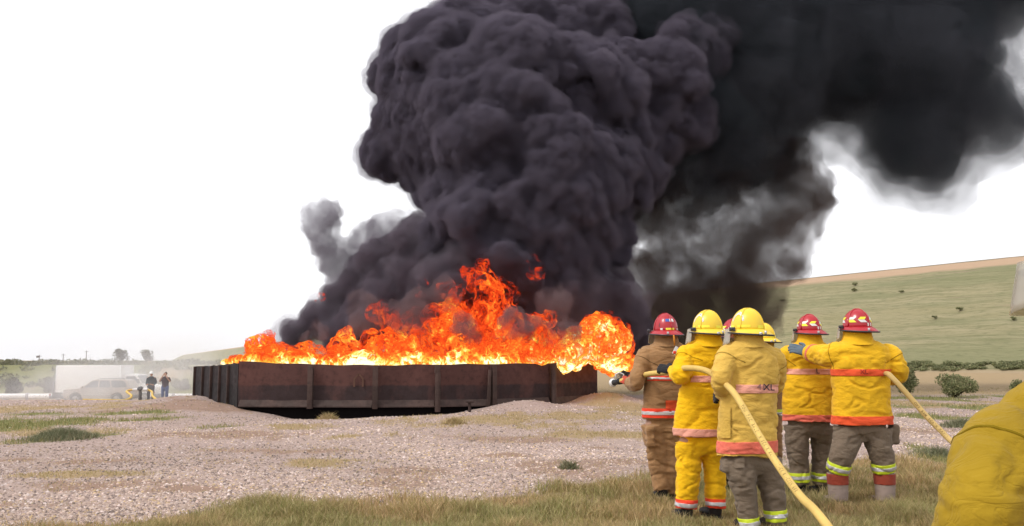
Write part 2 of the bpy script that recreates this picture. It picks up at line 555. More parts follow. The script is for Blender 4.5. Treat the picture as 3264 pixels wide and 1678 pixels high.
def build_gravel():
    n = 175000
    # even in the picture: more stones near the camera
    inv = rng.uniform(1 / 33., 1 / 7.2, n)
    Y = 1 / inv
    u = rng.uniform(-.64, .64, n)
    X = u * Y
    gr, dr, di, fg = masks(X, Y)
    keep = rng.uniform(0, 1, n) > np.maximum.reduce([gr * .95, dr * .93, di * .62, ss(.2, .6, fg)])
    big = fbm(X * .5, Y * .5, 77)
    keep &= (rng.uniform(0, 1, n) < .30 + 1.3 * ss(.25, .72, big))
    X, Y = X[keep], Y[keep]
    n = len(X)
    base, fc = ico(1)
    # squashed rough stones: 12 points are enough
    v0 = np.array([[1, 0, 0], [.3, .9, 0], [-.8, .55, 0], [-.8, -.6, 0], [.35, -.9, 0], [.2, .1, 1], [-.35, -.2, .9]])
    f0 = np.array([[0, 1, 5], [1, 2, 5], [2, 6, 5], [2, 3, 6], [3, 4, 6], [4, 5, 6], [4, 0, 5]])
    s = (0.008 + 0.015 * rng.random(n) ** 2) * (0.85 + Y / 34.0)
    a = rng.uniform(0, 2 * math.pi, n)
    jit = rng.uniform(.7, 1.25, (n, 7, 1))
    V = v0[None] * jit
    x = V[..., 0] * np.cos(a)[:, None] - V[..., 1] * np.sin(a)[:, None]
    y = V[..., 0] * np.sin(a)[:, None] + V[..., 1] * np.cos(a)[:, None]
    z = V[..., 2] * rng.uniform(.45, .9, n)[:, None]
    P = np.stack([x, y, z], -1) * s[:, None, None]
    P += np.stack([X, Y, ground_z(X, Y) - .002], -1)[:, None, :]
    pal = np.array([[.10, .08, .085], [.24, .18, .165], [.42, .32, .275], [.54, .42, .355], [.54, .39, .21], [.65, .54, .50], [.78, .67, .65], [.58, .43, .38]])
    pal = pal * .76 + pal.mean(0) * np.array([.25, .24, .21])
    w = np.array([.14, .17, .20, .16, .09, .09, .04, .11])
    c = pal[rng.choice(len(pal), n, p=w / w.sum())] * rng.uniform(.75, 1.15, (n, 1)) * (.72 + .42 * ss(.3, .7, fbm(X * .28, Y * .22, 88)) + .20 * ss(14, 24, Y) * ss(-8, 0, X))[:, None]
    Fc = (f0[None] + (np.arange(n) * 7)[:, None, None]).reshape(-1, 3)
    me = tri_mesh('gravel', P.reshape(-1, 3), Fc, np.repeat(c, 7, 0))
    o = obj('gravel', me, tint_mat('gravel_stones'), smooth=False)
    tag(o, 'pale pinkish grey gravel stones strewn over the ground before the burn pit', 'gravel', kind='stuff')
build_gravel()

def blades(n, X, Y, h, lean, wid, pal, name):
    """upright grass blades of three faces each"""
    Z = ground_z(X, Y)
    a = rng.uniform(0, 2 * math.pi, n); la = rng.uniform(0, 2 * math.pi, n)
    dx, dy = np.cos(a) * wid, np.sin(a) * wid
    lx, ly = np.cos(la) * lean * h, np.sin(la) * lean * h
    b = np.stack([X, Y, Z - .01], -1)
    w = np.stack([dx, dy, 0 * dx], -1)
    mid = b + np.stack([lx * .35, ly * .35, h * .6], -1)
    tip = b + np.stack([lx, ly, h], -1)
    V = np.stack([b - w, b + w, mid + w * .7, mid - w * .7, tip], 1)
    f = np.array([[0, 1, 2], [0, 2, 3], [3, 2, 4]])
    Fc = (f[None] + (np.arange(n) * 5)[:, None, None]).reshape(-1, 3)
    c = pal[rng.integers(0, len(pal), n)] * rng.uniform(.75, 1.2, (n, 1))
    return V.reshape(-1, 3), Fc, np.repeat(c, 5, 0)
PAL_DRY = np.array([[.54, .40, .22], [.46, .34, .18], [.62, .48, .28], [.40, .33, .15], [.37, .32, .13], [.50, .38, .22]])
PAL_GRN = np.array([[.24, .25, .09], [.31, .30, .12], [.38, .35, .15], [.20, .20, .08], [.44, .38, .19]])
PAL_MIX = np.concatenate([PAL_DRY, PAL_GRN[1:3], PAL_DRY * 1.1])
GRASS_MAT = tint_mat('grass_blades', rough=.8, spec=.15, trans=.25)
def build_grass():
    n = 720000
    inv = rng.uniform(1 / 13.5, 1 / 5.0, n); Y = 1 / inv
    X = rng.uniform(-.66, .66, n) * Y
    e = np.interp(X, EDGE_X, EDGE_Y) + 1.5 * (fbm(X * 1.6, Y * .9, 41) - .5)
    cl = fbm(X * 2.4, Y * 2.4, 61, 3)
    p = ss(.55, -.5, Y - e) * (.55 + .8 * ss(.3, .7, cl))
    k = rng.uniform(0, 1, n) < p
    X, Y, cl = X[k], Y[k], cl[k]
    n = len(X)
    h = (.025 + .085 * rng.random(n) ** 1.5) * (.6 + .9 * ss(.35, .75, cl)) * 1.15
    lean = rng.uniform(.1, 1.1, n)
    V, Fc, c = blades(n, X, Y, h, lean, (.0026 + .0014 * rng.random(n)) * (.6 + Y / 18), PAL_MIX, 'g')
    tone = ss(.3, .7, fbm(X * 1.3, Y * 1.3, 19))
    c = c * np.repeat(np.stack([1.06 - .20 * tone, 1.0 - .03 * tone, .98 - .12 * tone], -1), 5, 0)
    me = tri_mesh('grass', V, Fc, c)
    tag(obj('grass', me, GRASS_MAT, smooth=False), 'short dry tan and green grass along the bottom of the photograph', 'grass', kind='stuff')
    # thinner cover on the gravel: weeds and dry tufts
    n = 260000
    inv = rng.uniform(1 / 48., 1 / 9.0, n); Y = 1 / inv
    X = rng.uniform(-.66, .66, n) * Y
    gr, dr, di, fg = masks(X, Y)
    far = ss(33, 38, Y)
    k = rng.uniform(0, 1, n) < np.maximum.reduce([gr * .8, dr * .8, di * .2]) * (1 - fg) * (1 - .3 * far)
    X, Y, gr = X[k], Y[k], gr[k]; n = len(X)
    h = (.03 + .09 * rng.random(n)) * (.6 + .6 * gr) * (.5 + .5 * ss(8, 18, Y))
    V, Fc, c = blades(n, X, Y, h, rng.uniform(.1, .9, n), (.0025 + .00018 * Y), PAL_MIX, 'w')
    isg = np.repeat(rng.random(n) < gr, 5)
    cg = np.repeat(PAL_GRN[rng.integers(0, len(PAL_GRN), n)], 5, 0)
    c = np.where(isg[:, None], cg, c)
    me = tri_mesh('weeds', V, Fc, c)
    tag(obj('weeds', me, GRASS_MAT, smooth=False), 'thin weeds and dry tufts growing through the gravel', 'weeds', kind='stuff')
build_grass()

# ------------------------------------------------------------------ the long embankment
def build_hill():
    H = 16.0
    crest = np.array([(170, -26), (128, 48), (78, 136), (50, 185), (-20, 340), (-130, 590), (-320, 1050), (-900, 2450)], float)
    s = np.concatenate([[0], np.cumsum(np.linalg.norm(np.diff(crest, axis=0), axis=1))])
    t = np.concatenate([np.linspace(0, s[4], 260), np.geomspace(s[4] + 4, s[-1], 90)])
    C = np.stack([np.interp(t, s, crest[:, 0]), np.interp(t, s, crest[:, 1])], 1)
    T = np.gradient(C, axis=0); T /= np.linalg.norm(T, axis=1)[:, None]
    for _ in range(12): T[1:-1] = (T[:-2] + T[1:-1] * 2 + T[2:]) / 4
    T /= np.linalg.norm(T, axis=1)[:, None]
    Nn = np.stack([-T[:, 1], T[:, 0]], 1)          # towards the camera side
    u = np.concatenate([np.linspace(-60, 0, 12)[:-1], np.linspace(0, 4.2, 6)[:-1], np.linspace(4.2, 40, 46)])
    prof = np.where(u < 0, CAMZ + H + u * .28, np.where(u < 4.2, CAMZ + H - u * .30, 0))
    z4 = CAMZ + H - 4.2 * .30
    prof = np.where(u >= 4.2, z4 * (1 - ss(4.2, 36.5, u) * .35 - .65 * np.clip((u - 4.2) / 32.3, 0, 1)), prof)
    prof = np.where(u > 36.5, -.4 * (u - 36.5) / 3.5 - .02, prof)
    V, U = [], []
    for i in range(len(t)):
        for j in range(len(u)):
            p = C[i] + Nn[i] * u[j]
            V.append((p[0], p[1], prof[j])); U.append((t[i], u[j]))
    V = np.array(V); U = np.array(U)
    n = fbm(U[:, 0] * .06, U[:, 1] * .25, 31, 4) - .5
    V[:, 2] += n * 1.1 * ss(3, 9, U[:, 1]) * ss(38, 34, U[:, 1])
    V[:, 2] += (fbm(U[:, 0] * .25, U[:, 1] * .5, 33, 3) - .5) * .35 * ss(-1, 3, U[:, 1]) * ss(38, 34, U[:, 1])
    nr, nc = len(t), len(u)
    idx = np.arange(nr * nc).reshape(nr, nc)
    Fc = np.stack([idx[:-1, :-1], idx[:-1, 1:], idx[1:, 1:], idx[1:, :-1]], -1).reshape(-1, 4)
    me = tri_mesh('hill', V, Fc, np.stack([U[:, 0] / 300, U[:, 1] / 40, 0 * U[:, 0]], 1), 'along')
    m = newmat('embankment_grass'); t_ = NT(m)
    al = t_.sep(t_.attr('along'))
    vv = t_.N.new('ShaderNodeCombineXYZ'); t_.L.new(al[0], vv.inputs[0]); t_.L.new(al[1], vv.inputs[1])
    vec = vv.outputs[0]
    a1 = t_.noise(60, 7, .68, (.5, 1, 1), vec=vec, dist=.6)
    a2 = t_.noise(9, 5, .6, (.6, .8, 1), vec=vec, off=(3, 1, 0))
    a3 = t_.noise(260, 5, .68, (.6, 1, 1), vec=vec)
    c = t_.mix(t_.rng(a1, .36, .64), (.185, .18, .095), (.33, .29, .18))
    c = t_.mix(t_.rng(a2, .46, .58, 0, .75), c, (.205, .205, .11))
    c = t_.mix(t_.rng(a2, .36, .50, .65, 0), c, (.29, .255, .145))
    c = t_.mix(t_.rng(a3, .52, .66, 0, .8), c, (.115, .125, .065))
    c = t_.mix(t_.rng(t_.noise(26, 4, .6, (.5, 1.4, 1), vec=vec, off=(8, 2, 0)), .63, .70, 0, .7), c, (.30, .21, .16))
    top = t_.math('ADD', al[1], t_.math('MULTIPLY', t_.math('SUBTRACT', a1, .5), .06))
    c = t_.mix(t_.rng(top, .125, .165, 1, 0), c, t_.mix(a3, (.40, .27, .18), (.47, .34, .23)))
    c = t_.mix(t_.rng(top, .005, .025, 1, 0), c, (.17, .16, .10))
    c = t_.mix(t_.math('MULTIPLY', t_.rng(top, .80, .86, 0, .8), t_.rng(a2, .4, .55)), c, t_.mix(a3, (.12, .14, .06), (.20, .20, .10)))
    c = t_.mix(t_.rng(top, .88, .905, 0, 1), c, (.36, .28, .18))
    t_.pbr(c, .95, .1, normal=t_.bump(a3, .6, .3))
    tag(obj('hill', me, m), kind='structure')
build_hill()
# ------------------------------------------------------------------ burn pit with rusty steel wall
def rust_mat(name, hi, lo, seed):
    m = newmat(name); t = NT(m)
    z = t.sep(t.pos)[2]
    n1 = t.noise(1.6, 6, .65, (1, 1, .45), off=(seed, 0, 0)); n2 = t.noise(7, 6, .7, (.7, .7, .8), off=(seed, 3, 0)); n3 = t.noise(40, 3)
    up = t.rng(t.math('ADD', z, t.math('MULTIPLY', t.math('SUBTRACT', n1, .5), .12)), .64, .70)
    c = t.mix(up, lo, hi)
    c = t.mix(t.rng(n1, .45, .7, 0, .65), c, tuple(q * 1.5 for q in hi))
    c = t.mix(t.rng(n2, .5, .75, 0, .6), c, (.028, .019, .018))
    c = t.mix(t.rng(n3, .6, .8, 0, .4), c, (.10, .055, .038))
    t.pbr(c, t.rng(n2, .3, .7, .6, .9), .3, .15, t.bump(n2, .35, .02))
    return m
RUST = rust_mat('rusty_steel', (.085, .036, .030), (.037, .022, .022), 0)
RUST_D = rust_mat('sooty_steel', (.020, .014, .015), (.012, .010, .011), 4)
RUST_L = rust_mat('rusty_post', (.072, .043, .036), (.052, .034, .029), 9)
GAP_SHADE = plain('gap_shade', (.006, .005, .005), .9, .05)  # near black, stands in for shade in the gap below the wall
pit = empty('burn_pit', (TXY[3][0], TXY[3][1] + 4, 0))
tag(pit, 'low round burn pit walled with rusty brown steel plates, full of flames', 'burn pit')
back = [np.array([2.6, 36.5]), np.array([-1.5, 39.6]), np.array([-6.5, 39.2]), np.array([-10.4, 36.4])]
LOOP = TXY + back
TOPZ = [1.22, 1.40, 1.31, 1.28, 1.30, 1.31, 1.33, 1.43, 1.35, 1.33, 1.3, 1.25]
def plate(a, b, z0, z1a, z1b, th, mats, parent, name, segs=14, lip=0.0, wave=.012, seed=0):
    """a bent steel sheet standing between two points, with an uneven top"""
    d = (b - a); L = np.linalg.norm(d); d /= L
    n = np.array([d[1], -d[0]])
    mb = MB(); V = []; zs = 6
    for side in (0, 1):
        for i in range(segs + 1):
            t = i / segs
            w = wave * math.sin(t * 9 + seed * 2.1) * math.sin(math.pi * t)
            p = a + d * L * t + n * (w + (th if side == 0 else 0))
            zt = z1a * (1 - t) + z1b * t + .018 * math.sin(t * 7 + seed) * math.sin(math.pi * t)
            for k in range(zs + 1):
                s = k / zs
                q = p + n * (.02 * math.sin(s * math.pi + seed) * math.sin(math.pi * t))
                V.append((q[0], q[1], z0 * (1 - s) + zt * s))
    st = zs + 1; off = (segs + 1) * st
    Fc = []
    for i in range(segs):
        for k in range(zs):
            A = i * st + k
            Fc.append((A, A + st, A + st + 1, A + 1))
            Fc.append((off + A, off + A + 1, off + A + st + 1, off + A + st))
        A = i * st + zs
        Fc.append((A, A + st, off + A + st, off + A))
        A = i * st
        Fc.append((A, off + A, off + A + st, A + st))
    for i in (0, segs):
        for k in range(zs):
            A = i * st + k
            Fc.append((A, A + 1, off + A + 1, off + A))
    mb.add(V, Fc)
    me = mb.mesh()
    bm = bmesh.new(); bm.from_mesh(me); bmesh.ops.recalc_face_normals(bm, faces=bm.faces[:]); bm.to_mesh(me); bm.free()
    return obj(name, sharp(me), mats, parent)
npt = len(LOOP)
for i in range(npt):
    a, b = LOOP[i], LOOP[(i + 1) % npt]
    side = i == 0
    if side:
        # short sooty plates with a rib between each two
        fr = [0, .22, .43, .63, .82, 1]
        for k in range(5):
            p0, p1 = a + (b - a) * fr[k], a + (b - a) * (fr[k + 1] - .004)
            plate(p0, p1, -.05, TOPZ[0] - .02 + .03 * k, TOPZ[0] + .03 * k, .02, RUST_D, pit, 'panel', 6, seed=k)
            d = (b - a) / np.linalg.norm(b - a); n = np.array([d[1], -d[0]])
            c = p0 + n * .05
            mb = MB(); mb.box((c[0], c[1], .58 + .015 * k), (.05, .10, 1.26), np.array([[d[0], n[0], 0], [d[1], n[1], 0], [0, 0, 1]]), .006)
            obj('rib', sharp(mb.mesh()), RUST_L, pit)
    else:
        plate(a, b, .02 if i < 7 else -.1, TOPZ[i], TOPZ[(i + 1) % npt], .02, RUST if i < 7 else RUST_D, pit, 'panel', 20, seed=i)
for i in range(1, 7):
    a, b = TXY[i], TXY[i + 1]
    d = (b - a); L = np.linalg.norm(d); d /= L; n = np.array([d[1], -d[0]])
    R = np.array([[d[0], n[0], 0], [d[1], n[1], 0], [0, 0, 1]])
    c = (a + b) / 2
    # sloping kick plate with a thin lip along the foot
    mb = MB()
    ins = .07
    q = [a + d * ins, b - d * ins]
    zz = .0 if i < 6 else .0
    V = []
    for p in q:
        for (o_, z) in ((.035, .235), (.16, .05), (.16, .02), (.03, .02)):
            V.append((p[0] + n[0] * o_, p[1] + n[1] * o_, z + zz))
    mb.add(V, [(0, 4, 5, 1), (1, 5, 6, 2), (2, 6, 7, 3), (3, 7, 4, 0), (0, 1, 2, 3), (4, 7, 6, 5)])
    obj('kick_plate', mb, RUST_L, pit, smooth=False)
    # inner skirt under the lip, black to paint the gap's shadow
    plate(a + n * -.02, b + n * -.02, -.6, .018, .018, .02, GAP_SHADE, pit, 'skirt', 4, wave=0)
    # posts
    if i in (2, 3, 5):
        mb = MB()
        pc = a + n * .16
    if i > 1:
        pc = a + n * .17
        mb = MB()
        hgt = TOPZ[i] - .02
        if i in (4, 6):
            mb.tube([(pc[0], pc[1], -.12), (pc[0], pc[1], hgt - .22)], .085, 16)
            mb.box((pc[0] - d[0] * .02, pc[1], hgt - .12), (.15, .12, .24), R, .008)
        else:
            # an H beam: two flanges and a web
            for s_ in (-1, 1):
                e = pc + n * .055 * s_
                mb.box((e[0], e[1], hgt / 2 - .02), (.16, .016, hgt), R, .003)
            mb.box((pc[0], pc[1], hgt / 2 - .02), (.014, .094, hgt - .01), R)
        obj('post', sharp(mb.mesh()), RUST_L, pit)
        if i == 5:
            mb = MB()
            e = pc - d * .19 + n * .02
            tl = np.array([[math.cos(.05), 0, math.sin(.05)], [0, 1, 0], [-math.sin(.05), 0, math.cos(.05)]])
            mb.box((e[0], e[1], .52), (.09, .05, 1.22), R @ tl, .005)
            obj('brace', sharp(mb.mesh()), RUST_L, pit)
# faint arched emblem painted on the second plate
c = at(1143, 1213, 27.02)
mb = MB()
for sgn in (-1, 1):
    mb.box((c[0] + sgn * .13, c[1], c[2] - .06), (.055, .012, .26))
    r_ = np.array([[math.cos(sgn * .7), 0, -math.sin(sgn * .7)], [0, 1, 0], [math.sin(sgn * .7), 0, math.cos(sgn * .7)]])
    mb.box((c[0] + sgn * .067, c[1] + .0022, c[2] + .118), (.055, .012, .20), r_)
obj('painted_mark', mb, plain('rust_orange', (.105, .052, .036), .8), pit, smooth=False)
# fuel floating in the pit
mb = MB(); pts = [(p[0] * .995 - .02, p[1] + (.15 if k < 8 else -.15), .86) for k, p in enumerate(LOOP)]
mb.add(pts, [tuple(range(len(pts)))])
obj('fuel', mb, plain('fuel_oil', (.012, .009, .008), .15, .5), pit, smooth=False)
# small capped vent pipe in front of the wall
vp = empty('vent_pipe', at(1497, 1298, 26.75))
tag(vp, 'short rusty vent pipe with a flat mushroom cap beside the pit wall', 'vent pipe')
b_ = at(1497, 1298, 26.75)
mb = MB(); mb.tube([(b_[0], b_[1], -.25), (b_[0], b_[1], .19)], .045, 14); obj('pipe', sharp(mb.mesh()), RUST_L, vp)
mb = MB(); mb.tube([(b_[0], b_[1], .165), (b_[0], b_[1], .18), (b_[0], b_[1], .215), (b_[0], b_[1], .235)], [.08, .135, .14, .10], 20); obj('cap', sharp(mb.mesh(), 50), RUST_L, vp)
# ------------------------------------------------------------------ smoke
def vol_mat(name, dens, alb):
    m = newmat(name); N, L = m.node_tree.nodes, m.node_tree.links
    out = N.new('ShaderNodeOutputMaterial')
    s = N.new('ShaderNodeVolumeScatter'); a = N.new('ShaderNodeVolumeAbsorption'); ad = N.new('ShaderNodeAddShader')
    s.inputs['Color'].default_value = (*alb, 1); s.inputs['Density'].default_value = dens
    s.inputs['Anisotropy'].default_value = 0.0
    a.inputs['Color'].default_value = (*alb, 1); a.inputs['Density'].default_value = dens
    L.new(s.outputs[0], ad.inputs[0]); L.new(a.outputs[0], ad.inputs[1]); L.new(ad.outputs[0], out.inputs['Volume'])
    return m
def wisp_mat(name, dens, alb, lo, hi, scale, rate):
    """torn smoke: its density comes and goes with noise"""
    m = newmat(name); t = NT(m); N, L = t.N, t.L
    n = t.noise(scale, 5, .62, (1, 1, .85), dist=.5)
    d = t.math('MULTIPLY', t.rng(n, lo, hi), dens)
    s = N.new('ShaderNodeVolumeScatter'); a = N.new('ShaderNodeVolumeAbsorption'); ad = N.new('ShaderNodeAddShader')
    s.inputs['Color'].default_value = (*alb, 1); a.inputs['Color'].default_value = (*alb, 1)
    L.new(d, s.inputs['Density']); L.new(d, a.inputs['Density'])
    L.new(s.outputs[0], ad.inputs[0]); L.new(a.outputs[0], ad.inputs[1]); L.new(ad.outputs[0], t.out.inputs['Volume'])
    try: m.cycles.volume_step_rate = rate
    except Exception: pass
    return m
def cloud(name, blobs, voxel, layers, mat, grow=1.0, pad=0.0, parent=None, lumps=0, lump_r=(.3, .5), seed=1):
    """union of many balls, remeshed into one skin and pushed into billows; blobs are (px, py, r_px, depth)"""
    r_ = np.random.default_rng(seed)
    mb = MB()
    for b in blobs:
        c = at(b[0], b[1], b[3]); r = b[2] / ppm(b[3]) * grow + pad
        mb.ell(c, r, sub=3)
        for _ in range(lumps):
            d = r_.normal(size=3); d /= np.linalg.norm(d)
            if d[1] > .5: d[1] *= -1
            k = r * r_.uniform(*lump_r)
            mb.ell(c + d * (r - k * .35), k, sub=2)
    me = evaluated(mb.mesh(), [m_remesh(voxel), m_smooth(2)] + ([displace(layers), m_remesh(voxel * .95)] if layers else []))
    return obj(name, me, mat, parent)
COLUMN = [ # px, py, r, depth : the towering front of the plume
    (1420, 270, 225, 36), (1380, 400, 190, 36), (1330, 290, 135, 36.3), (1470, 140, 150, 37), (1600, 90, 120, 38),
    (1560, 380, 260, 34.5), (1640, 260, 200, 34.5), (1800, 300, 170, 35), (1880, 230, 110, 35.5), (1930, 330, 130, 35.5),
    (1430, 560, 130, 35.5), (1500, 620, 130, 33.8), (1560, 500, 150, 33.2), (1700, 480, 190, 33.2), (1830, 520, 160, 33.8), (1990, 470, 100, 35.5),
    (1860, 620, 120, 33.8), (1720, 640, 170, 32.6), (1590, 680, 140, 31.8), (1490, 720, 110, 32.4), (1640, 760, 140, 32),
    (1800, 740, 130, 33), (1880, 700, 90, 34), (1740, 850, 130, 32.6), (1840, 830, 80, 33.4), (1560, 830, 120, 32.8), (1460, 820, 110, 33.6),
    (2120, 260, 130, 37), (2200, 170, 120, 38), (2170, 370, 110, 37.5), (2060, 340, 120, 37), (2060, 560, 60, 36), (2000, 250, 110, 36.5), (2060, 430, 100, 36.8), (1965, 600, 95, 35), (1940, 760, 70, 34.5), (1760, 120, 130, 38), (1900, 110, 110, 38.5)]
SKIRT = [ # spreading low smoke over the flames
    (1350, 800, 110, 34), (1250, 850, 105, 34), (1330, 900, 120, 33.2), (1450, 920, 120, 32.6), (1180, 930, 100, 34), (1090, 990, 75, 34), (1010, 1030, 62, 34),
    (940, 1065, 45, 34), (1240, 980, 110, 33), (1150, 1030, 80, 33), (1380, 1000, 110, 32.8), (1600, 920, 120, 33), (1750, 930, 120, 32.6), (1850, 950, 100, 32.8),
    (1930, 980, 90, 33.4), (1780, 1030, 100, 33), (1900, 1060, 90, 33.6), (1680, 1030, 110, 33), (1500, 1040, 110, 33), (1080, 1070, 60, 33.5), (1990, 1000, 75, 33.8), (2020, 1060, 65, 34.5), (2000, 1130, 60, 34.5), (1960, 930, 70, 34)]
DRIFT = [ # the dark mass carried off to the right overhead
    (1500, 60, 90, 41), (2230, 230, 120, 38.5), (2260, 340, 120, 38.5), (2150, 450, 110, 38.5), (2100, 90, 110, 39), (2320, 430, 120, 39), (1700, 30, 200, 42), (1950, 120, 240, 42), (2200, 160, 300, 42), (2450, 170, 310, 41), (2700, 160, 270, 41), (2930, 190, 250, 40), (3060, 330, 165, 40),
    (2920, 410, 190, 40), (2860, 540, 75, 40), (2960, 560, 80, 40), (3180, 420, 80, 40), (2100, 420, 190, 42), (2330, 400, 170, 42), (2480, 380, 120, 42), (2200, 520, 110, 42.5),
    (1900, -150, 260, 42), (2250, -200, 320, 42), (2600, -200, 320, 42), (2950, -120, 300, 41), (3240, -150, 190, 41), (3180, 20, 110, 40), (1600, -120, 150, 42), (3500, 40, 160, 42), (3420, 380, 120, 42), (2040, 560, 130, 42), (2230, 590, 110, 42), (2420, 500, 130, 42), (1960, 660, 90, 41), (3700, 200, 260, 43)]
BROWN = [ # thin brown veil hanging under the drift, right of the column
    (2480, 560, 110, 42), (2540, 640, 90, 42), (2500, 720, 95, 42), (2420, 800, 110, 42), (2330, 860, 110, 42), (2480, 830, 70, 42), (2250, 930, 100, 42), (2360, 960, 120, 42),
    (2180, 700, 70, 42), (2060, 690, 70, 41.5), (1990, 740, 50, 41), (2120, 620, 80, 42), (2300, 600, 80, 42), (2120, 880, 80, 42), (2060, 940, 70, 41), (2230, 1010, 90, 42), (2380, 1050, 70, 42), (2130, 760, 45, 42), (2300, 740, 55, 42), (2020, 870, 55, 40), (2080, 1000, 90, 40), (2180, 970, 80, 41), (2150, 1080, 90, 41), (2330, 680, 70, 42), (2240, 830, 60, 42)]
SM_COL = vol_mat('dense_black_smoke', 7.0, (.175, .155, .205))
SM_SHELL = vol_mat('thin_black_smoke', .9, (.21, .185, .235))
SM_DARK = vol_mat('dark_drifting_smoke', .75, (.065, .082, .095))  # albedo lowered to paint in the shade on the overhead mass
SM_DARK2 = wisp_mat('dark_drifting_smoke_edge', .48, (.095, .10, .12), .34, .70, .6, .35)
SM_SKIRT = vol_mat('low_black_smoke', 3.2, (.19, .155, .19))
SM_SKIRT2 = vol_mat('low_black_smoke_edge', .55, (.34, .30, .36))
SM_BROWN = wisp_mat('thin_brown_smoke', 1.7, (.17, .125, .11), .38, .66, .62, .35)
SM_BROWN2 = vol_mat('thin_brown_smoke_edge', .12, (.22, .17, .15))
PUFF = [dict(type='puff', scale=.5, amp=.50, warp=.8, wscale=.6, seed=1), dict(type='puff', scale=1.2, amp=.25, warp=.45, wscale=1.4, seed=2),
        dict(type='puff', scale=2.7, amp=.155, warp=.22, wscale=3, seed=3), dict(type='puff', scale=5.5, amp=.08, warp=.1, wscale=5, seed=4), dict(type='noise', scale=9, amp=.03, detail=3, seed=5)]
SOFT = [dict(type='noise', scale=.5, amp=.9, detail=3, seed=5), dict(type='puff', scale=.9, amp=.30, warp=.8, wscale=.8, seed=6), dict(type='noise', scale=2.0, amp=.30, detail=4, seed=7)]
WISP = [dict(type='noise', scale=.7, amp=1.1, detail=4, rough=.65, seed=15), dict(type='noise', scale=2.4, amp=.55, detail=4, rough=.65, seed=17)]
plume = empty('smoke_plume', at(1600, 1160, 33))
tag(plume, 'towering billowing black smoke plume rising from the burning pit', 'smoke', kind='stuff')
cloud('column', COLUMN, .062, PUFF, SM_COL, parent=plume, lumps=8, lump_r=(.22, .5), seed=3)
cloud('column_edge', COLUMN, .12, PUFF[:3] + [dict(type='noise', scale=2.2, amp=.26, detail=4, seed=9)], SM_SHELL, pad=.16, parent=plume, lumps=8, lump_r=(.22, .5), seed=3)
cloud('skirt', SKIRT, .09, PUFF[1:4] + [dict(type='noise', scale=1.2, amp=.4, detail=4, seed=19)], SM_SKIRT, parent=plume, lumps=6, seed=5)
cloud('skirt_edge', SKIRT + [(870, 1085, 28, 34)], .12, WISP, SM_SKIRT2, grow=1.05, pad=.15, parent=plume, lumps=6, seed=5)
drift = empty('drifting_smoke', at(2500, 300, 41))
tag(drift, 'soft dark smoke mass drifting overhead to the right of the plume', 'smoke', kind='stuff')
cloud('core', DRIFT, .22, SOFT, SM_DARK, grow=.88, parent=drift, lumps=6, seed=6)
cloud('edge', DRIFT, .25, WISP, SM_DARK2, grow=.98, pad=.15, parent=drift, lumps=8, seed=7)
cloud('outer_edge', DRIFT, .25, [dict(w, seed=w['seed'] + 8) for w in WISP], SM_DARK2, grow=1.0, pad=.75, parent=drift, lumps=8, seed=8)
veil = empty('smoke_veil', at(2300, 1100, 42))
tag(veil, 'thin ragged brown smoke veil hanging behind the yellow helmets', 'smoke', kind='stuff')
cloud('veil', BROWN, .16, WISP, SM_BROWN, grow=1.05, pad=.3, parent=veil, lumps=5, seed=11)
cloud('veil_edge', BROWN, .18, [dict(w, seed=w['seed'] + 4) for w in WISP], SM_BROWN2, grow=1.0, pad=.2, parent=veil, lumps=6, seed=12)
cloud('front_wisp', [(1145, 1060, 42, 28.9), (1330, 1065, 48, 28.9), (1300, 1010, 50, 29.2), (1480, 1050, 42, 29), (1650, 1035, 52, 28.9), (1780, 1065, 46, 29.2), (1010, 1085, 34, 29), (1750, 960, 50, 29.6), (1440, 940, 46, 29.6), (1180, 1000, 50, 29.6)], .1, WISP, wisp_mat('sooty_wisp', 2.6, (.24, .18, .19), .44, .62, 1.1, .3), pad=.1, parent=plume, lumps=5, seed=23)
cloud('puff', [(1030, 700, 34, 34), (1025, 745, 38, 34), (1045, 790, 38, 34), (1080, 825, 42, 34), (1120, 870, 46, 34), (1230, 750, 42, 34), (1185, 765, 40, 34), (1140, 790, 40, 34), (1290, 740, 45, 34), (1160, 840, 50, 34)], .1, WISP, wisp_mat('grey_puff', 2.4, (.24, .21, .26), .32, .62, .9, .3), pad=.22, parent=plume, lumps=6, seed=33)
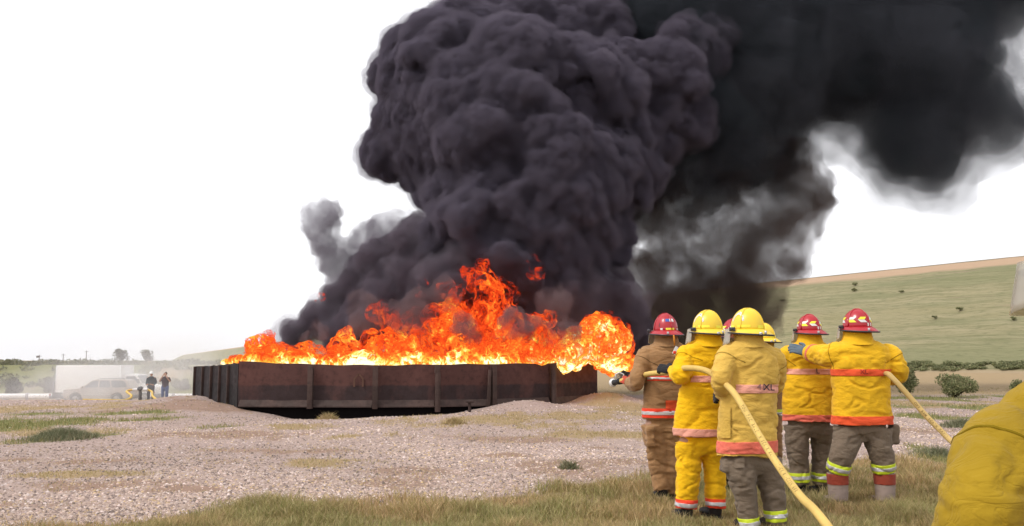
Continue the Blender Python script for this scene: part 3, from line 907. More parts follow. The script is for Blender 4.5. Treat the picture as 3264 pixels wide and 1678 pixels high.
# ------------------------------------------------------------------ fire
def fire_mat(name, hot, thin):
    """glowing sheets: colour follows the heat, cool patches are clear"""
    m = newmat(name); t = NT(m)
    z = t.sep(t.pos)[2]
    warpv = t.noise(1.3, 3, .6, out='Color', off=(3, 7, 1))
    vm = t.N.new('ShaderNodeVectorMath'); vm.operation = 'MULTIPLY_ADD'
    t.L.new(warpv, vm.inputs[0]); vm.inputs[1].default_value = (.9, .9, .9); t.L.new(t.pos, vm.inputs[2])
    big = t.noise(1.1, 3, .6, (1, 1, .75), vec=vm.outputs[0])
    fil = t.noise(5.5, 6, .66, (1, 1, .8), vec=vm.outputs[0], dist=.6)
    rid = t.math('SUBTRACT', 1.0, t.math('MULTIPLY', t.math('ABSOLUTE', t.math('SUBTRACT', fil, .5)), 5.0), clamp=True)   # bright threads
    hgt = t.rng(z, 1.25, 5.2, 0, 1)
    heat = t.math('ADD', t.math('ADD', hot, t.rng(z, 1.36, 1.60, .28, 0)), t.math('MULTIPLY', hgt, -.40))
    heat = t.math('ADD', heat, t.math('MULTIPLY', t.math('SUBTRACT', big, .5), 1.7))
    heat = t.math('ADD', heat, t.math('MULTIPLY', t.math('SUBTRACT', fil, .5), 1.9))
    heat = t.math('ADD', heat, t.math('MULTIPLY', rid, .16))
    c = t.ramp(heat, [(0, (.10, .008, .006)), (.22, (.42, .022, .008)), (.42, (.95, .055, .010)), (.62, (1, .17, .02)), (.79, (1, .48, .05)), (.92, (1, .84, .30)), (1, (1, .95, .62))])
    st = t.rng(heat, .0, 1.0, .55, 1.25)
    em = t.N.new('ShaderNodeEmission'); t.L.new(c, em.inputs[0]); t.L.new(st, em.inputs[1])
    tr = t.N.new('ShaderNodeBsdfTransparent')
    mx = t.N.new('ShaderNodeMixShader')
    t.L.new(t.rng(heat, thin, thin + .36), mx.inputs[0])
    t.L.new(tr.outputs[0], mx.inputs[1]); t.L.new(em.outputs[0], mx.inputs[2]); t.L.new(mx.outputs[0], t.out.inputs[0])
    return m
FLAME_IN = fire_mat('flame_core', .46, .20)
FLAME_BALL = fire_mat('flame_ball', .66, .22)
FLAME_OUT = fire_mat('flame_skin', .34, .24)
FLAME_RED = fire_mat('flame_red', .30, .22)
LICK = [dict(type='noise', scale=1.0, amp=.34, detail=3, stretch=(1, 1, .6), seed=21), dict(type='puff', scale=2.2, amp=.16, warp=.5, wscale=2, stretch=(1, 1, .7), seed=22), dict(type='noise', scale=5, amp=.13, detail=3, seed=23)]
LICK2 = [dict(type='noise', scale=1.2, amp=.42, detail=3, stretch=(1, 1, .55), seed=31), dict(type='puff', scale=2.6, amp=.16, warp=.6, wscale=2, stretch=(1, 1, .7), seed=32), dict(type='noise', scale=5, amp=.17, detail=3, seed=33)]
fire = empty('fire', at(1350, 1165, 29))
tag(fire, 'orange and yellow flames leaping above the rusty pit wall', 'fire')
FL = [ # each tongue of flame: (px, py, r, depth) balls
    [(1540, 1090, 75, 29.6), (1555, 1010, 72, 29.8), (1560, 950, 62, 30), (1530, 895, 45, 30.2), (1500, 875, 30, 30.2), (1540, 850, 26, 30.3), (1600, 1000, 45, 29.8)],
    [(1420, 1100, 70, 29.6), (1410, 1040, 58, 29.8), (1395, 1010, 42, 29.8), (1440, 1000, 34, 30), (1350, 1110, 50, 29.4)],
    [(1210, 1128, 50, 29), (1195, 1105, 38, 29.2), (1225, 1085, 30, 29.2), (1270, 1120, 45, 29)],
    [(1080, 1135, 42, 28.8), (1090, 1110, 30, 29), (1130, 1132, 34, 28.8), (1100, 1080, 18, 29.2)],
    [(880, 1135, 40, 28.8), (820, 1140, 30, 29), (940, 1135, 34, 28.8), (970, 1115, 20, 28.9), (810, 1105, 28, 29.6), (850, 1090, 20, 30), (1000, 1140, 22, 28.7)],
    [(1690, 1080, 58, 29.4), (1700, 1045, 42, 29.4), (1660, 1110, 48, 29.2), (1725, 1110, 44, 29.4), (1745, 1020, 16, 29.8)],
    [(1600, 1115, 60, 29.2), (1640, 1080, 40, 29.3)],
    [(1900, 1080, 66, 30.2), (1945, 1090, 60, 30.4), (1870, 1110, 56, 30), (1810, 1125, 50, 29.8), (1965, 1140, 40, 30.8), (1930, 1150, 36, 31), (1840, 1080, 36, 30), (1960, 1060, 34, 30.4), (1930, 1040, 30, 30.3)],
    [(1480, 1120, 55, 29)], [(1320, 1125, 46, 28.9)]]
REDS = [[(1680, 850, 42, 31), (1640, 835, 24, 31), (1725, 860, 24, 31)], [(1240, 1020, 40, 30.2), (1215, 1000, 30, 30.3)], [(1020, 952, 20, 31)], [(1350, 920, 22, 30.8)],
        [(1600, 930, 50, 30.6), (1480, 960, 50, 30.6), (1590, 1060, 70, 30.4)], [(1770, 1070, 36, 30.4)], [(1330, 1040, 60, 30.4), (1290, 1070, 60, 30.2)], [(1420, 930, 34, 30.8)]]
for k, b in enumerate(FL):
    cloud('flame', b, .055, [dict(q, seed=q['seed'] + k) for q in LICK], FLAME_BALL if k == 7 else FLAME_IN, grow=.86, parent=fire, lumps=4, seed=40 + k)
    cloud('flame_skin', b, .06, [dict(q, seed=q['seed'] + k) for q in LICK2], FLAME_OUT, grow=1.03, pad=.05, parent=fire, lumps=5, seed=60 + k)
for k, b in enumerate(REDS):
    cloud('flame_skin', b, .06, [dict(q, seed=q['seed'] + k) for q in LICK2], FLAME_RED, parent=fire, lumps=4, seed=80 + k)
# the burning surface just behind the wall
for k in range(1, 7):
    a, b = TXY[k], TXY[k + 1]
    d = (b - a) / np.linalg.norm(b - a); n = np.array([-d[1], d[0]])
    mb = MB()
    m_ = 9
    for q in range(m_):
        p = a + (b - a) * (q + .5) / m_ + n * random.uniform(.45, .75)
        mb.ell((p[0], p[1], 1.36 + random.uniform(-.05, .14)), (.24, .2, .20 + random.uniform(0, .12)), sub=2)
    me = evaluated(mb.mesh(), [m_remesh(.05), m_smooth(2), displace([dict(q_, amp=q_['amp'] * .6, seed=q_['seed'] + 9 + k) for q_ in LICK])])
    obj('flame', me, FLAME_IN, fire)
mb = MB()
for q in range(10):
    p = TXY[0] + (TXY[1] - TXY[0]) * (q / 10 * .75 + .25)
    mb.ell((p[0] + .5, p[1] + .35, 1.32 + .008 * q + random.uniform(0, .1)), (.22, .2, .17), sub=2)
obj('flame', evaluated(mb.mesh(), [m_remesh(.05), m_smooth(2), displace([dict(q_, amp=q_['amp'] * .6) for q_ in LICK])]), FLAME_IN, fire)
# ------------------------------------------------------------------ firefighters
def cloth(name, c, dirt=.25, dcol=(.16, .11, .07)):
    m = newmat(name); t = NT(m)
    n1 = t.noise(3.2, 5, .6); n2 = t.noise(13, 5, .65); n3 = t.noise(420, 2)
    cc = t.mix(t.rng(n1, .3, .7), tuple(q * .86 for q in c), tuple(min(1, q * 1.10) for q in c))
    cc = t.mix(t.rng(n2, .56, .80, 0, dirt), cc, dcol)
    cr = t.noise(9, 3, .5, (.8, .8, 1.7), dist=1.2)
    cr = t.rng(t.math('ABSOLUTE', t.math('SUBTRACT', cr, .5)), 0, .07)
    h = t.math('ADD', t.math('MULTIPLY', n2, .7), t.math('ADD', t.math('MULTIPLY', cr, .35), t.math('MULTIPLY', n3, .10)))
    t.pbr(cc, .88, .15, normal=t.bump(h, .38, .014), Sheen_Weight=.1)
    return m
C_YEL = cloth('bright_yellow_cloth', (.88, .50, .010), .12, (.5, .25, .02))
C_PALE = cloth('faded_yellow_cloth', (.66, .42, .085), .22, (.40, .26, .08))
C_MUST = cloth('mustard_yellow_cloth', (.80, .46, .018), .18, (.42, .24, .03))
C_OLIVE = cloth('olive_yellow_cloth', (.34, .22, .014), .45, (.17, .11, .015))
C_BRN = cloth('tan_brown_cloth', (.33, .185, .085), .30)
C_KHA = cloth('grey_khaki_cloth', (.19, .145, .105), .30, (.10, .075, .055))
C_HOOD = cloth('hood_cloth', (.46, .29, .045), .1, (.35, .22, .05))
C_HOODB = cloth('tan_hood_cloth', (.42, .29, .12), .1)
T_PINK = cloth('faded_pink_tape', (.78, .36, .27), .35, (.80, .50, .38))
T_ORG = cloth('orange_tape', (.80, .105, .035), .25, (.55, .10, .06))
T_RED = cloth('bright_orange_tape', (.90, .075, .035), .1, (.6, .05, .03))
T_SIL = plain('silver_tape', (.52, .50, .50), .35, .6, .2, .1, 30)
T_LIME = plain('lime_tape', (.62, .74, .03), .5, .4, 0, .08, 20)
T_ROSE = cloth('worn_red_tape', (.78, .17, .115), .45, (.80, .36, .24))
GLOVE_B = cloth('blue_grey_leather', (.12, .16, .20), .3, (.04, .05, .07))
GLOVE_K = cloth('dark_leather', (.022, .022, .026), .2, (.05, .045, .04))
GLOVE_R = cloth('red_leather', (.45, .07, .04), .2)
SKIN = plain('skin', (.45, .26, .18), .5, .3)
RUB = plain('black_rubber', (.018, .017, .017), .6, .3)
BOOT = cloth('dusty_rubber_boot', (.36, .28, .24), .4, (.22, .16, .13))
BOOT_R = cloth('red_boot_top', (.32, .06, .035), .2)
H_RED = plain('red_helmet_shell', (.42, .012, .022), .32, .5, 0, .06, 6, Coat_Weight=.2)
H_YEL = plain('yellow_helmet_shell', (.86, .60, .045), .36, .5, 0, .05, 6)
H_WHT = plain('white_helmet_shell', (.8, .8, .78), .4, .5)
H_TRIM = plain('helmet_trim', (.05, .045, .05), .55, .3)
S_WHT = plain('white_sticker', (.75, .74, .72), .4, .5); S_YEL = plain('yellow_sticker', (.90, .80, .05), .4, .5)
S_BLK = plain('black_ink', (.03, .03, .04), .6, .2); S_BLU = plain('blue_sticker', (.05, .13, .45), .4, .4); S_REDI = plain('red_ink', (.30, .03, .02), .6, .2)
METAL = plain('bright_metal', (.6, .6, .6), .3, .5, .9)
CLEAR = newmat('clear_visor')
_t = NT(CLEAR)
_p = _t.pbr((.62, .60, .55), .25, .5)
_tr = _t.N.new('ShaderNodeBsdfTransparent'); _tr.inputs[0].default_value = (.92, .88, .80, 1)
_mx = _t.N.new('ShaderNodeMixShader'); _mx.inputs[0].default_value = .42
_t.L.new(_tr.outputs[0], _mx.inputs[1]); _t.L.new(_p.outputs[0], _mx.inputs[2]); _t.L.new(_mx.outputs[0], _t.out.inputs[0])

SEAM = {m_.name: plain('seam_' + m_.name, tuple(c_ * .62 for c_ in k_), .9, .1) for m_, k_ in ((C_YEL, (.8, .45, .01)), (C_PALE, (.6, .38, .07)), (C_MUST, (.65, .36, .02)), (C_OLIVE, (.3, .2, .01)), (C_BRN, (.28, .16, .07)))}
FOLD = [dict(type='noise', scale=3.0, amp=.020, detail=2, stretch=(1, 1, .8), seed=1), dict(type='ridge', scale=3.4, amp=.008, detail=1, stretch=(1.2, 1.2, 2.0), warp=.5, wscale=2, seed=2),
        dict(type='crease', scale=2.2, amp=.014, detail=1, stretch=(.8, .8, 1.6), warp=.7, wscale=2, sharp=16, seed=7), dict(type='crease', scale=5.5, amp=.005, detail=2, stretch=(.7, .7, 1.9), warp=.4, wscale=3, sharp=12, seed=8)]
FOLD_T = [dict(type='noise', scale=3.4, amp=.020, detail=2, seed=4), dict(type='ridge', scale=4.0, amp=.011, detail=1, stretch=(1, 1, 1.7), warp=.6, wscale=2.5, seed=5),
        dict(type='crease', scale=3.0, amp=.013, detail=1, stretch=(.8, .8, 1.5), warp=.8, wscale=2, sharp=14, seed=9), dict(type='crease', scale=7, amp=.004, detail=2, stretch=(.8, .8, 1.9), warp=.4, sharp=12, seed=6)]
def shift_seed(layers, k):
    return [dict(q, seed=q['seed'] + k * 1.7) for q in layers]
def dense(path, n=7):
    """smooth curve through the joints (positions and radii together)"""
    P = np.asarray(path, float)
    out = []
    for i in range(len(P) - 1):
        p0, p1, p2, p3 = P[max(i - 1, 0)], P[i], P[i + 1], P[min(i + 2, len(P) - 1)]
        for k in range(n):
            t = k / n
            out.append(.5 * ((2 * p1) + (p2 - p0) * t + (2 * p0 - 5 * p1 + 4 * p2 - p3) * t * t + (3 * p1 - p0 - 3 * p2 + p3) * t ** 3))
    out.append(P[-1])
    return np.array(out)
def limb(mb, joints, n=18, end=True):
    d = dense(joints, 6)
    mb.tube(d[:, :3], d[:, 3], n, round_ends=end)
def frame(d, up=(0, 0, 1)):
    d = np.asarray(d, float); d = d / np.linalg.norm(d)
    u = np.asarray(up, float); u = u - d * np.dot(u, d); u /= np.linalg.norm(u)
    return d, np.cross(d, u), u
def glove(parent, wrist, d, back, mat, curl=.6, thumb_side=1, size=1.0):
    """palm, four bent fingers of unequal length and a thumb leaving the side of the palm; `back` is the way the back of the hand faces"""
    f, s, b = frame(d, back)
    s = s * thumb_side
    w = np.asarray(wrist, float); k = size
    mb = MB()
    R = np.stack([s, f, b], 1)
    mb.ell(w + f * .052 * k, (.046 * k, .056 * k, .021 * k), R)
    mb.ell(w + f * .005 * k, (.038 * k, .035 * k, .028 * k), R)
    for i, (o, L, r) in enumerate(((.033, .070, .0115), (.011, .080, .0118), (-.012, .074, .0112), (-.033, .060, .0100))):
        p = w + f * .092 * k + s * o * k
        pts = [np.append(p - f * .02 * k, r * k * 1.1)]
        a = 0.12
        q = p.copy()
        for j, seg in enumerate((.42, .32, .26)):
            q = q + (f * math.cos(a) - b * math.sin(a) + s * o * .8) * L * seg * k
            pts.append(np.append(q, r * k * (1 - .12 * j)))
            a += curl * (1.1 + .1 * i)
        limb(mb, pts, 10)
    p = w + f * .03 * k + s * .040 * k
    q1 = p + (s * .75 + f * .6 - b * .35) * .036 * k
    q2 = q1 + (s * .30 + f * .8 - b * (.3 + .5 * curl)) * .034 * k
    limb(mb, [np.append(p - s * .012 * k, .015 * k), np.append(q1, .0135 * k), np.append(q2, .011 * k)], 10)
    me = evaluated(mb.mesh(), [m_remesh(.0055 * k), m_smooth(3)])
    return obj('glove', me, mat, parent)
def tape(cloth_me, pt, nrm, half, filt, off, mat, name, parent):
    """a strip of tape sewn round a garment: the slice of its skin between two planes, lifted off a little"""
    bm = bmesh.new(); bm.from_mesh(cloth_me)
    n = Vector(nrm).normalized(); p = Vector(pt)
    g = bm.verts[:] + bm.edges[:] + bm.faces[:]
    bmesh.ops.bisect_plane(bm, geom=g, plane_co=p + n * half, plane_no=n, clear_outer=True)
    g = bm.verts[:] + bm.edges[:] + bm.faces[:]
    bmesh.ops.bisect_plane(bm, geom=g, plane_co=p - n * half, plane_no=n, clear_inner=True)
    bm.normal_update()
    if True:
        bad = [f for f in bm.faces if abs(f.normal.dot(n)) > .8 or (filt and not filt(f.calc_center_median()))]
        bmesh.ops.delete(bm, geom=bad, context='FACES')
    if not bm.faces:
        bm.free(); return None
    bm.normal_update()
    for v in bm.verts: v.co += v.normal * off
    be = [e for e in bm.edges if e.is_boundary]
    nn = {v: v.normal.copy() for e in be for v in e.verts}
    ex = bmesh.ops.extrude_edge_only(bm, edges=be)
    new = [g_ for g_ in ex['geom'] if isinstance(g_, bmesh.types.BMVert)]
    kd = {tuple(round(c_, 6) for c_ in v.co): n_ for v, n_ in nn.items()}
    for v in new: v.co -= kd[tuple(round(c_, 6) for c_ in v.co)] * (off + .004)
    me = bpy.data.meshes.new(name); bm.to_mesh(me); bm.free()
    return obj(name, me, mat, parent)
def bvh_of(o):
    me = o.data
    return BVHTree.FromPolygons([v.co for v in me.vertices], [p.vertices[:] for p in me.polygons])
def text_mesh(s, size):
    cu = bpy.data.curves.new('t', 'FONT'); cu.body = s; cu.size = size; cu.align_x = 'CENTER'; cu.align_y = 'CENTER'; cu.resolution_u = 2
    cu.offset = size * .012
    o = bpy.data.objects.new('t', cu); col.objects.link(o)
    dg = bpy.context.evaluated_depsgraph_get()
    me = bpy.data.meshes.new_from_object(o.evaluated_get(dg))
    bpy.data.objects.remove(o)
    v = np.array([q.co[:] for q in me.vertices]); f = [p.vertices[:] for p in me.polygons]
    return v, f
def ink_on(target, s, size, px, py, Y, mat, parent, rot=0.0, name='lettering', off=.004):
    """flat print laid on a garment as seen from the photographer's side"""
    v, f = text_mesh(s, size)
    c, sn = math.cos(rot), math.sin(rot)
    v = np.stack([v[:, 0] * c - v[:, 1] * sn, v[:, 0] * sn + v[:, 1] * c], 1)
    bv = bvh_of(target)
    ctr = at(px, py, Y); dr = Vector(ctr - np.array([0, 0, CAMZ])).normalized()
    right = Vector((1, 0, 0)); right = (right - dr * right.dot(dr)).normalized(); up = right.cross(dr)
    out = []
    for x, y in v:
        p = Vector(ctr) + right * x + up * y - dr * .8
        h = bv.ray_cast(p, dr)
        out.append((h[0] - dr * off) if h[0] else (Vector(ctr) + right * x + up * y))
    mb = MB(); mb.add([q[:] for q in out], f)
    return obj(name, mb, mat, parent, smooth=False)

def patch_on(target, x0, y0, x1, y1, Y, mat, parent, name, off=.008):
    """a sewn-on patch that follows the cloth"""
    bv = bvh_of(target); g = 8; V = []
    for j in range(g + 1):
        for i in range(g + 1):
            c = at(x0 + (x1 - x0) * i / g, y0 + (y1 - y0) * j / g, Y); d = Vector(c - np.array([0, 0, CAMZ])).normalized()
            h = bv.ray_cast(Vector(c) - d * .8, d); V.append(((h[0] if h[0] else Vector(c)) - d * off)[:])
    mb = MB(); mb.add(V, [(j * (g + 1) + i, j * (g + 1) + i + 1, (j + 1) * (g + 1) + i + 1, (j + 1) * (g + 1) + i) for j in range(g) for i in range(g)])
    return obj(name, mb, mat, parent)
def helmet(person, c, yaw, shell, style, sc=1.0, visor=True, roll=0.0, nod=0.0, visor_drop=.15):
    """c is the centre of the dome's base; local +y is the way the wearer faces"""
    c = np.asarray(c, float)
    Rx = np.array([[1, 0, 0], [0, math.cos(nod), -math.sin(nod)], [0, math.sin(nod), math.cos(nod)]])
    Ry = np.array([[math.cos(roll), 0, math.sin(roll)], [0, 1, 0], [-math.sin(roll), 0, math.cos(roll)]])
    R = rotz(yaw) @ Rx @ Ry
    A, B, H = .120, .142, .180
    def W(v): return (np.asarray(v, float) * sc) @ R.T + c
    def dome(th, h, lift=0.0):
        """point on the shell: th from the front, anticlockwise; h 0..1 up the dome"""
        k = math.sqrt(max(0, 1 - h ** 2.3)); e = 1 + lift
        ridge = 1 + .018 * max(0, math.cos(4 * th)) * (1 - h)
        return np.array([-A * k * ridge * math.sin(th) * e, B * k * ridge * math.cos(th) * e, H * h * e])
    n = 48
    hs = [0, .1, .22, .36, .5, .63, .75, .85, .93, .98]
    mb = MB()
    mb.loft([W([dome(2 * math.pi * k / n, h) for k in range(n)]) for h in hs])
    hm = empty('helmet', c)
    hm.parent = person; hm.matrix_parent_inverse = Matrix.Translation(-WORLD[person.name])
    obj('shell', mb, shell, hm)
    # brim: wider and lower behind
    def rim(th, t):
        back = max(0.0, .5 - .5 * math.cos(th))
        ex = .028 + .046 * back ** 1.6 + .010 * (1 + math.cos(th)) / 2
        p = dome(th, 0)
        r = math.hypot(p[0], p[1]); q = p * (r + ex * t) / r
        q[2] = .006 - (.020 + .032 * back) * max(0.0, t) ** 1.3
        return q
    mb = MB(); rings = []
    for t in (-.05, .25, .5, .75, 1): rings.append(W([rim(2 * math.pi * k / n, t) for k in range(n)]))
    for t in (1, .75, .5, .25, -.05): rings.append(W([rim(2 * math.pi * k / n, t) - np.array([0, 0, .006]) for k in range(n)]))
    mb.loft(rings, cap=False)
    obj('brim', mb, shell, hm)
    path = [W(rim(2 * math.pi * k / n, 1.0) - np.array([0, 0, .004])) for k in range(n + 1)]
    mb = MB(); mb.tube(path, .0075 * sc, 8, cap=False); obj('edge_trim', mb, H_TRIM, hm)
    # crown ridges
    mb = MB()
    for th0 in (0, math.pi / 2):
        p = [W(dome(th0, h, .012)) for h in (.05, .25, .45, .62, .78, .9, .985)] + [W(dome(th0 + math.pi, h, .012)) for h in (.985, .9, .78, .62, .45, .25, .05)]
        mb.tube(p, .006 * sc, 8)
    obj('crown_ridge', mb, shell, hm)
    def sticker(th0, th1, h0, h1, mat, skew=0.0, lift=.016, nm='sticker', bend=None):
        g = 6; V = []
        for i in range(g + 1):
            for j in range(g + 1):
                a = th0 + (th1 - th0) * i / g; h = h0 + (h1 - h0) * j / g
                V.append(W(dome(a + skew * (j / g), h, lift)))
        f = [(i * (g + 1) + j, (i + 1) * (g + 1) + j, (i + 1) * (g + 1) + j + 1, i * (g + 1) + j + 1) for i in range(g) for j in range(g)]
        mb = MB(); mb.add(V, f)
        return obj(nm, mb, mat, hm)
    if style == 'chevron':
        for k, (th, sw) in enumerate(((.55, 1), (1.45, 0), (2.25, 1), (3.22, 0), (-1.6, 1))):
            a, b_ = (S_YEL, S_WHT) if sw else (S_WHT, S_YEL)
            sticker(th, th + .50, .40, .54, a, .22); sticker(th + .22 - .22, th + .50, .25, .39, b_, 0) if False else sticker(th + .22, th + .72, .25, .39, b_, -.22)
        sticker(2.95, 3.35, .05, .22, S_WHT)
    elif style == 'band':
        sticker(-math.pi, math.pi, .20, .42, H_TRIM, nm='strap', lift=.014)
        sticker(math.pi - .52, math.pi - .16, .50, .66, S_BLU, nm='flag')
        sticker(math.pi - .14, math.pi + .30, .50, .66, S_WHT, nm='flag')
        sticker(math.pi - .50, math.pi + .22, .04, .15, S_YEL); sticker(math.pi + .55, math.pi + .75, .03, .13, S_WHT); sticker(math.pi - .95, math.pi - .75, .04, .14, S_WHT)
        mb = MB(); p0 = W(rim(math.pi - .1, 1.02)); mb.tube([p0, p0 + np.array([.004, -.012, -.05]), p0 + np.array([.006, -.01, -.105])], .009, 8)
        obj('chin_strap', mb, plain('orange_strap', (.55, .20, .02), .7), hm)
        mb = MB(); p1 = p0 + np.array([.012, -.012, -.155]); mb.box(p1, (.035, .004, .085), rotz(.2) @ np.array([[math.cos(.5), 0, math.sin(.5)], [0, 1, 0], [-math.sin(.5), 0, math.cos(.5)]]), .0015)
        tg = obj('name_tag', mb, S_WHT, hm); mb = MB(); mb.box(p1 + np.array([-.008, -.004, -.022]), (.030, .003, .030), rotz(.2)); obj('tag_print', mb, T_RED, tg)
    else:
        # arched white strip with lettering on the left side of the crown, yellow bar below
        word = 'MIDL TECH'
        V, Fc = [], []
        def arch(u, r):   # u -1..1 along the arch
            a = u * 1.35
            th = 1.28 - r * math.sin(a) * -1.0; h = .30 + r * 1.05 * math.cos(a)
            return th, h
        g = 22; mb = MB()
        for i in range(g + 1):
            u = -1 + 2 * i / g
            for r in (.38, .50):
                th, h = arch(u, r); V.append(W(dome(th, h, .018)))
        mb.add(V, [(2 * i, 2 * i + 2, 2 * i + 3, 2 * i + 1) for i in range(g)]); obj('name_strip', mb, S_WHT, hm)
        mb = MB()
        for k, chh in enumerate(word):
            if chh == ' ': continue
            v, f = text_mesh(chh, 1.0)
            u0 = -.05 + .98 * k / (len(word) - 1)
            q = []
            for x, y, _ in v:
                th, h = arch(u0 + x * .085, .44 + y * .09); q.append(W(dome(th, h, .025)))
            mb.add(q, f)
        obj('lettering', mb, S_BLK, hm, smooth=False)
        sticker(1.35, 2.15, .10, .22, S_YEL); sticker(.75, 1.1, .10, .22, S_YEL); sticker(2.6, 3.4, .05, .2, S_YEL)
        mb = MB(); p0 = W(rim(2.5, .98)); mb.box(p0 + np.array([0, 0, .006]), (.03, .02, .022), R, .004); obj('rear_clip', mb, METAL, hm)
    mb = MB(); p0 = W(rim(2.75, .9)); mb.box(p0 + np.array([0, 0, .012]), (.018, .018, .028), R, .004); obj('hanger', mb, METAL, hm)
    if visor:
        mb = MB(); V = []; g = 16
        for j in range(7):
            t = j / 6
            for i in range(g + 1):
                th = -1.15 + 2.3 * i / g
                r1, r2 = A + .035 + .012 * t, B + .045 + .03 * t
                V.append(W((-r1 * math.sin(th), r2 * math.cos(th), .01 - visor_drop * t * (1 - .25 * abs(math.sin(th)) ** 3))))
        f = [(j * (g + 1) + i, j * (g + 1) + i + 1, (j + 1) * (g + 1) + i + 1, (j + 1) * (g + 1) + i) for j in range(6) for i in range(g)]
        mb.add(V, f)
        me = evaluated(mb.mesh(), [lambda o: setattr(o.modifiers.new('s', 'SOLIDIFY'), 'thickness', .003)])
        vs = obj('visor', me, CLEAR, hm)
        for s_ in (-1, 1):
            mb = MB(); mb.box(W((s_ * (A + .035), B * .42, .004)), (.022 * sc, .05 * sc, .032 * sc), R, .005); mb.tube([W((s_ * (A + .030), B * .42, .004)), W((s_ * (A + .052), B * .42, .004))], .013 * sc, 12)
            obj('visor_bracket', mb, H_TRIM, vs)
    return hm

def person(spec):
    D = spec['D']; k = ppm(D)
    foot = at(spec['x'], 1150, D); base = (foot[0], D, float(ground_z(foot[0], D)))
    P = empty('person', base)
    tag(P, spec['label'], 'person', spec.get('group'))
    sd = spec.get('seed', 0)
    dep = spec.get('dep', .68)
    rings = [(at((xl + xr) / 2, py, D + dd), (xr - xl) / 2 / k, (xr - xl) / 2 / k * df) for (py, xl, xr, dd, df) in [(r + (0, dep))[:5] if len(r) == 3 else r for r in spec['torso']]]
    def J(q): return np.append(at(q[0], q[1], D + q[2]), q[3])
    arms = [[J(q) for q in a] for a in spec['arms']]
    legs = [[J(q) for q in l] for l in spec['legs']]
    hc = at(spec['head'][0], spec['head'][1], D + spec['head'][2]); yaw = spec['yaw']; hs = spec.get('hs', 1.0)
    # body under the gear: head with a face, neck, trunk, arms, legs in one skin
    mb = MB(); Rh = rotz(yaw)
    mb.ell(hc + Rh @ np.array([0, .0, -.02]), (.078, .100, .120), Rh, 3)
    mb.ell(hc + Rh @ np.array([0, .045, -.085]), (.052, .055, .05), Rh, 3)
    mb.ell(hc + Rh @ np.array([0, .108, -.045]), (.014, .02, .026), Rh, 2)
    for s_ in (-1, 1):
        mb.ell(hc + Rh @ np.array([s_ * .08, -.01, -.04]), (.012, .022, .032), Rh, 2)
        mb.ell(hc + Rh @ np.array([s_ * .032, .092, -.018]), (.018, .012, .010), Rh, 2)
    mb.ell(hc + Rh @ np.array([0, .098, -.088]), (.026, .012, .010), Rh, 2)
    top = rings[0][0]
    mb.tube([hc + np.array([0, 0, -.08]), (hc + top) / 2, top - np.array([0, 0, .05])], [.058, .058, .075], 14)
    mb.loft([ring(c - np.array([0, 0, .03 if q_ < len(rings) - 1 else -.06]), a * .74, b * .72, n=20, p=2.2) for q_, (c, a, b) in enumerate(rings)])
    for a in arms: limb(mb, [np.append(q[:3], q[3] * .62) for q in a], 12)
    for l in legs: limb(mb, [np.append(q[:3], q[3] * .66) for q in l], 12)
    obj('body', evaluated(mb.mesh(), [m_remesh(.022), m_smooth(3)]), SKIN, P)
    # coat: trunk and sleeves in one skin
    mb = MB()
    mb.loft([ring(c, a, b, n=32, p=2.25) for c, a, b in rings])
    for a in arms:
        a0 = a[0]; zc = min(rings, key=lambda r_: abs(r_[0][2] - a0[2]))[0]
        inn = a0.copy(); inn[:2] += (zc[:2] - a0[:2]) * .45; inn[2] -= .03; inn[3] = a0[3] * .62
        limb(mb, [inn] + list(a), 20, end=False)
    me = evaluated(mb.mesh(), [m_remesh(spec.get('vox', .0095)), m_smooth(3), displace([dict(q_, amp=q_['amp'] * spec.get('folds', 1.0)) for q_ in shift_seed(FOLD, sd)])])
    coat = obj('coat', me, spec['coat'], P)
    # trousers
    mb = MB()
    hip = rings[-1]
    hz = hip[0] + np.array([0, 0, .06])
    hp = np.mean([l[0] for l in legs], 0)
    mb.loft([ring(hz + np.array([0, 0, .05]), hip[1] * .80, hip[2] * .78, n=24), ring((hz + hp[:3]) / 2, hip[1] * .80, hip[2] * .78, n=24), ring(hp[:3] - np.array([0, 0, .04]), hip[1] * .78, hip[2] * .76, n=24), ring(hp[:3] - np.array([0, 0, .13]), hip[1] * .5, hip[2] * .5, n=24)])
    for l in legs: limb(mb, l, 20, end=False)
    if spec.get('pocket'):
        for (px, py, dd, w, h, dpt) in spec['pocket']:
            c = at(px, py, D + dd); mb.box(c, (w, dpt, h), None, .025)
    me = evaluated(mb.mesh(), [m_remesh(spec.get('vox', .0095)), m_smooth(3), displace(shift_seed(FOLD_T, sd))])
    tro = obj('trousers', me, spec['trou'], P)
    # collar and hood
    cc = (hc * .35 + top * .65); cw = spec.get('collar', .095) * 1.17
    mb = MB(); mb.loft([ring(cc + np.array([0, 0, z]), cw * s_, cw * 1.12 * s_, n=28, tilt=(0, .12)) for z, s_ in ((-.07, 1.25), (-.03, 1.06), (.02, 1.0), (.045, .99), (.045, .94), (.0, .93))], cap=False)
    obj('collar', evaluated(mb.mesh(), [m_sub(1), displace([dict(type='noise', scale=11, amp=.008, detail=2, seed=sd)])]), spec.get('collar_mat', spec['coat']), P)
    mb = MB(); hb = cc + np.array([0, 0, .0])
    mb.loft([ring(hc + np.array([0, 0, .03]), .104 * hs, .124 * hs, yaw, 32), ring(hc + np.array([0, 0, -.03]), .110 * hs, .126 * hs, yaw, 32), ring(hc * .6 + hb * .4, .114 * hs, .126 * hs, yaw, 32), ring(hc * .3 + hb * .7, .113 * hs, .122 * hs, yaw, 32), ring(hb - np.array([0, 0, .03]), .108 * hs, .114 * hs, yaw, 32)])
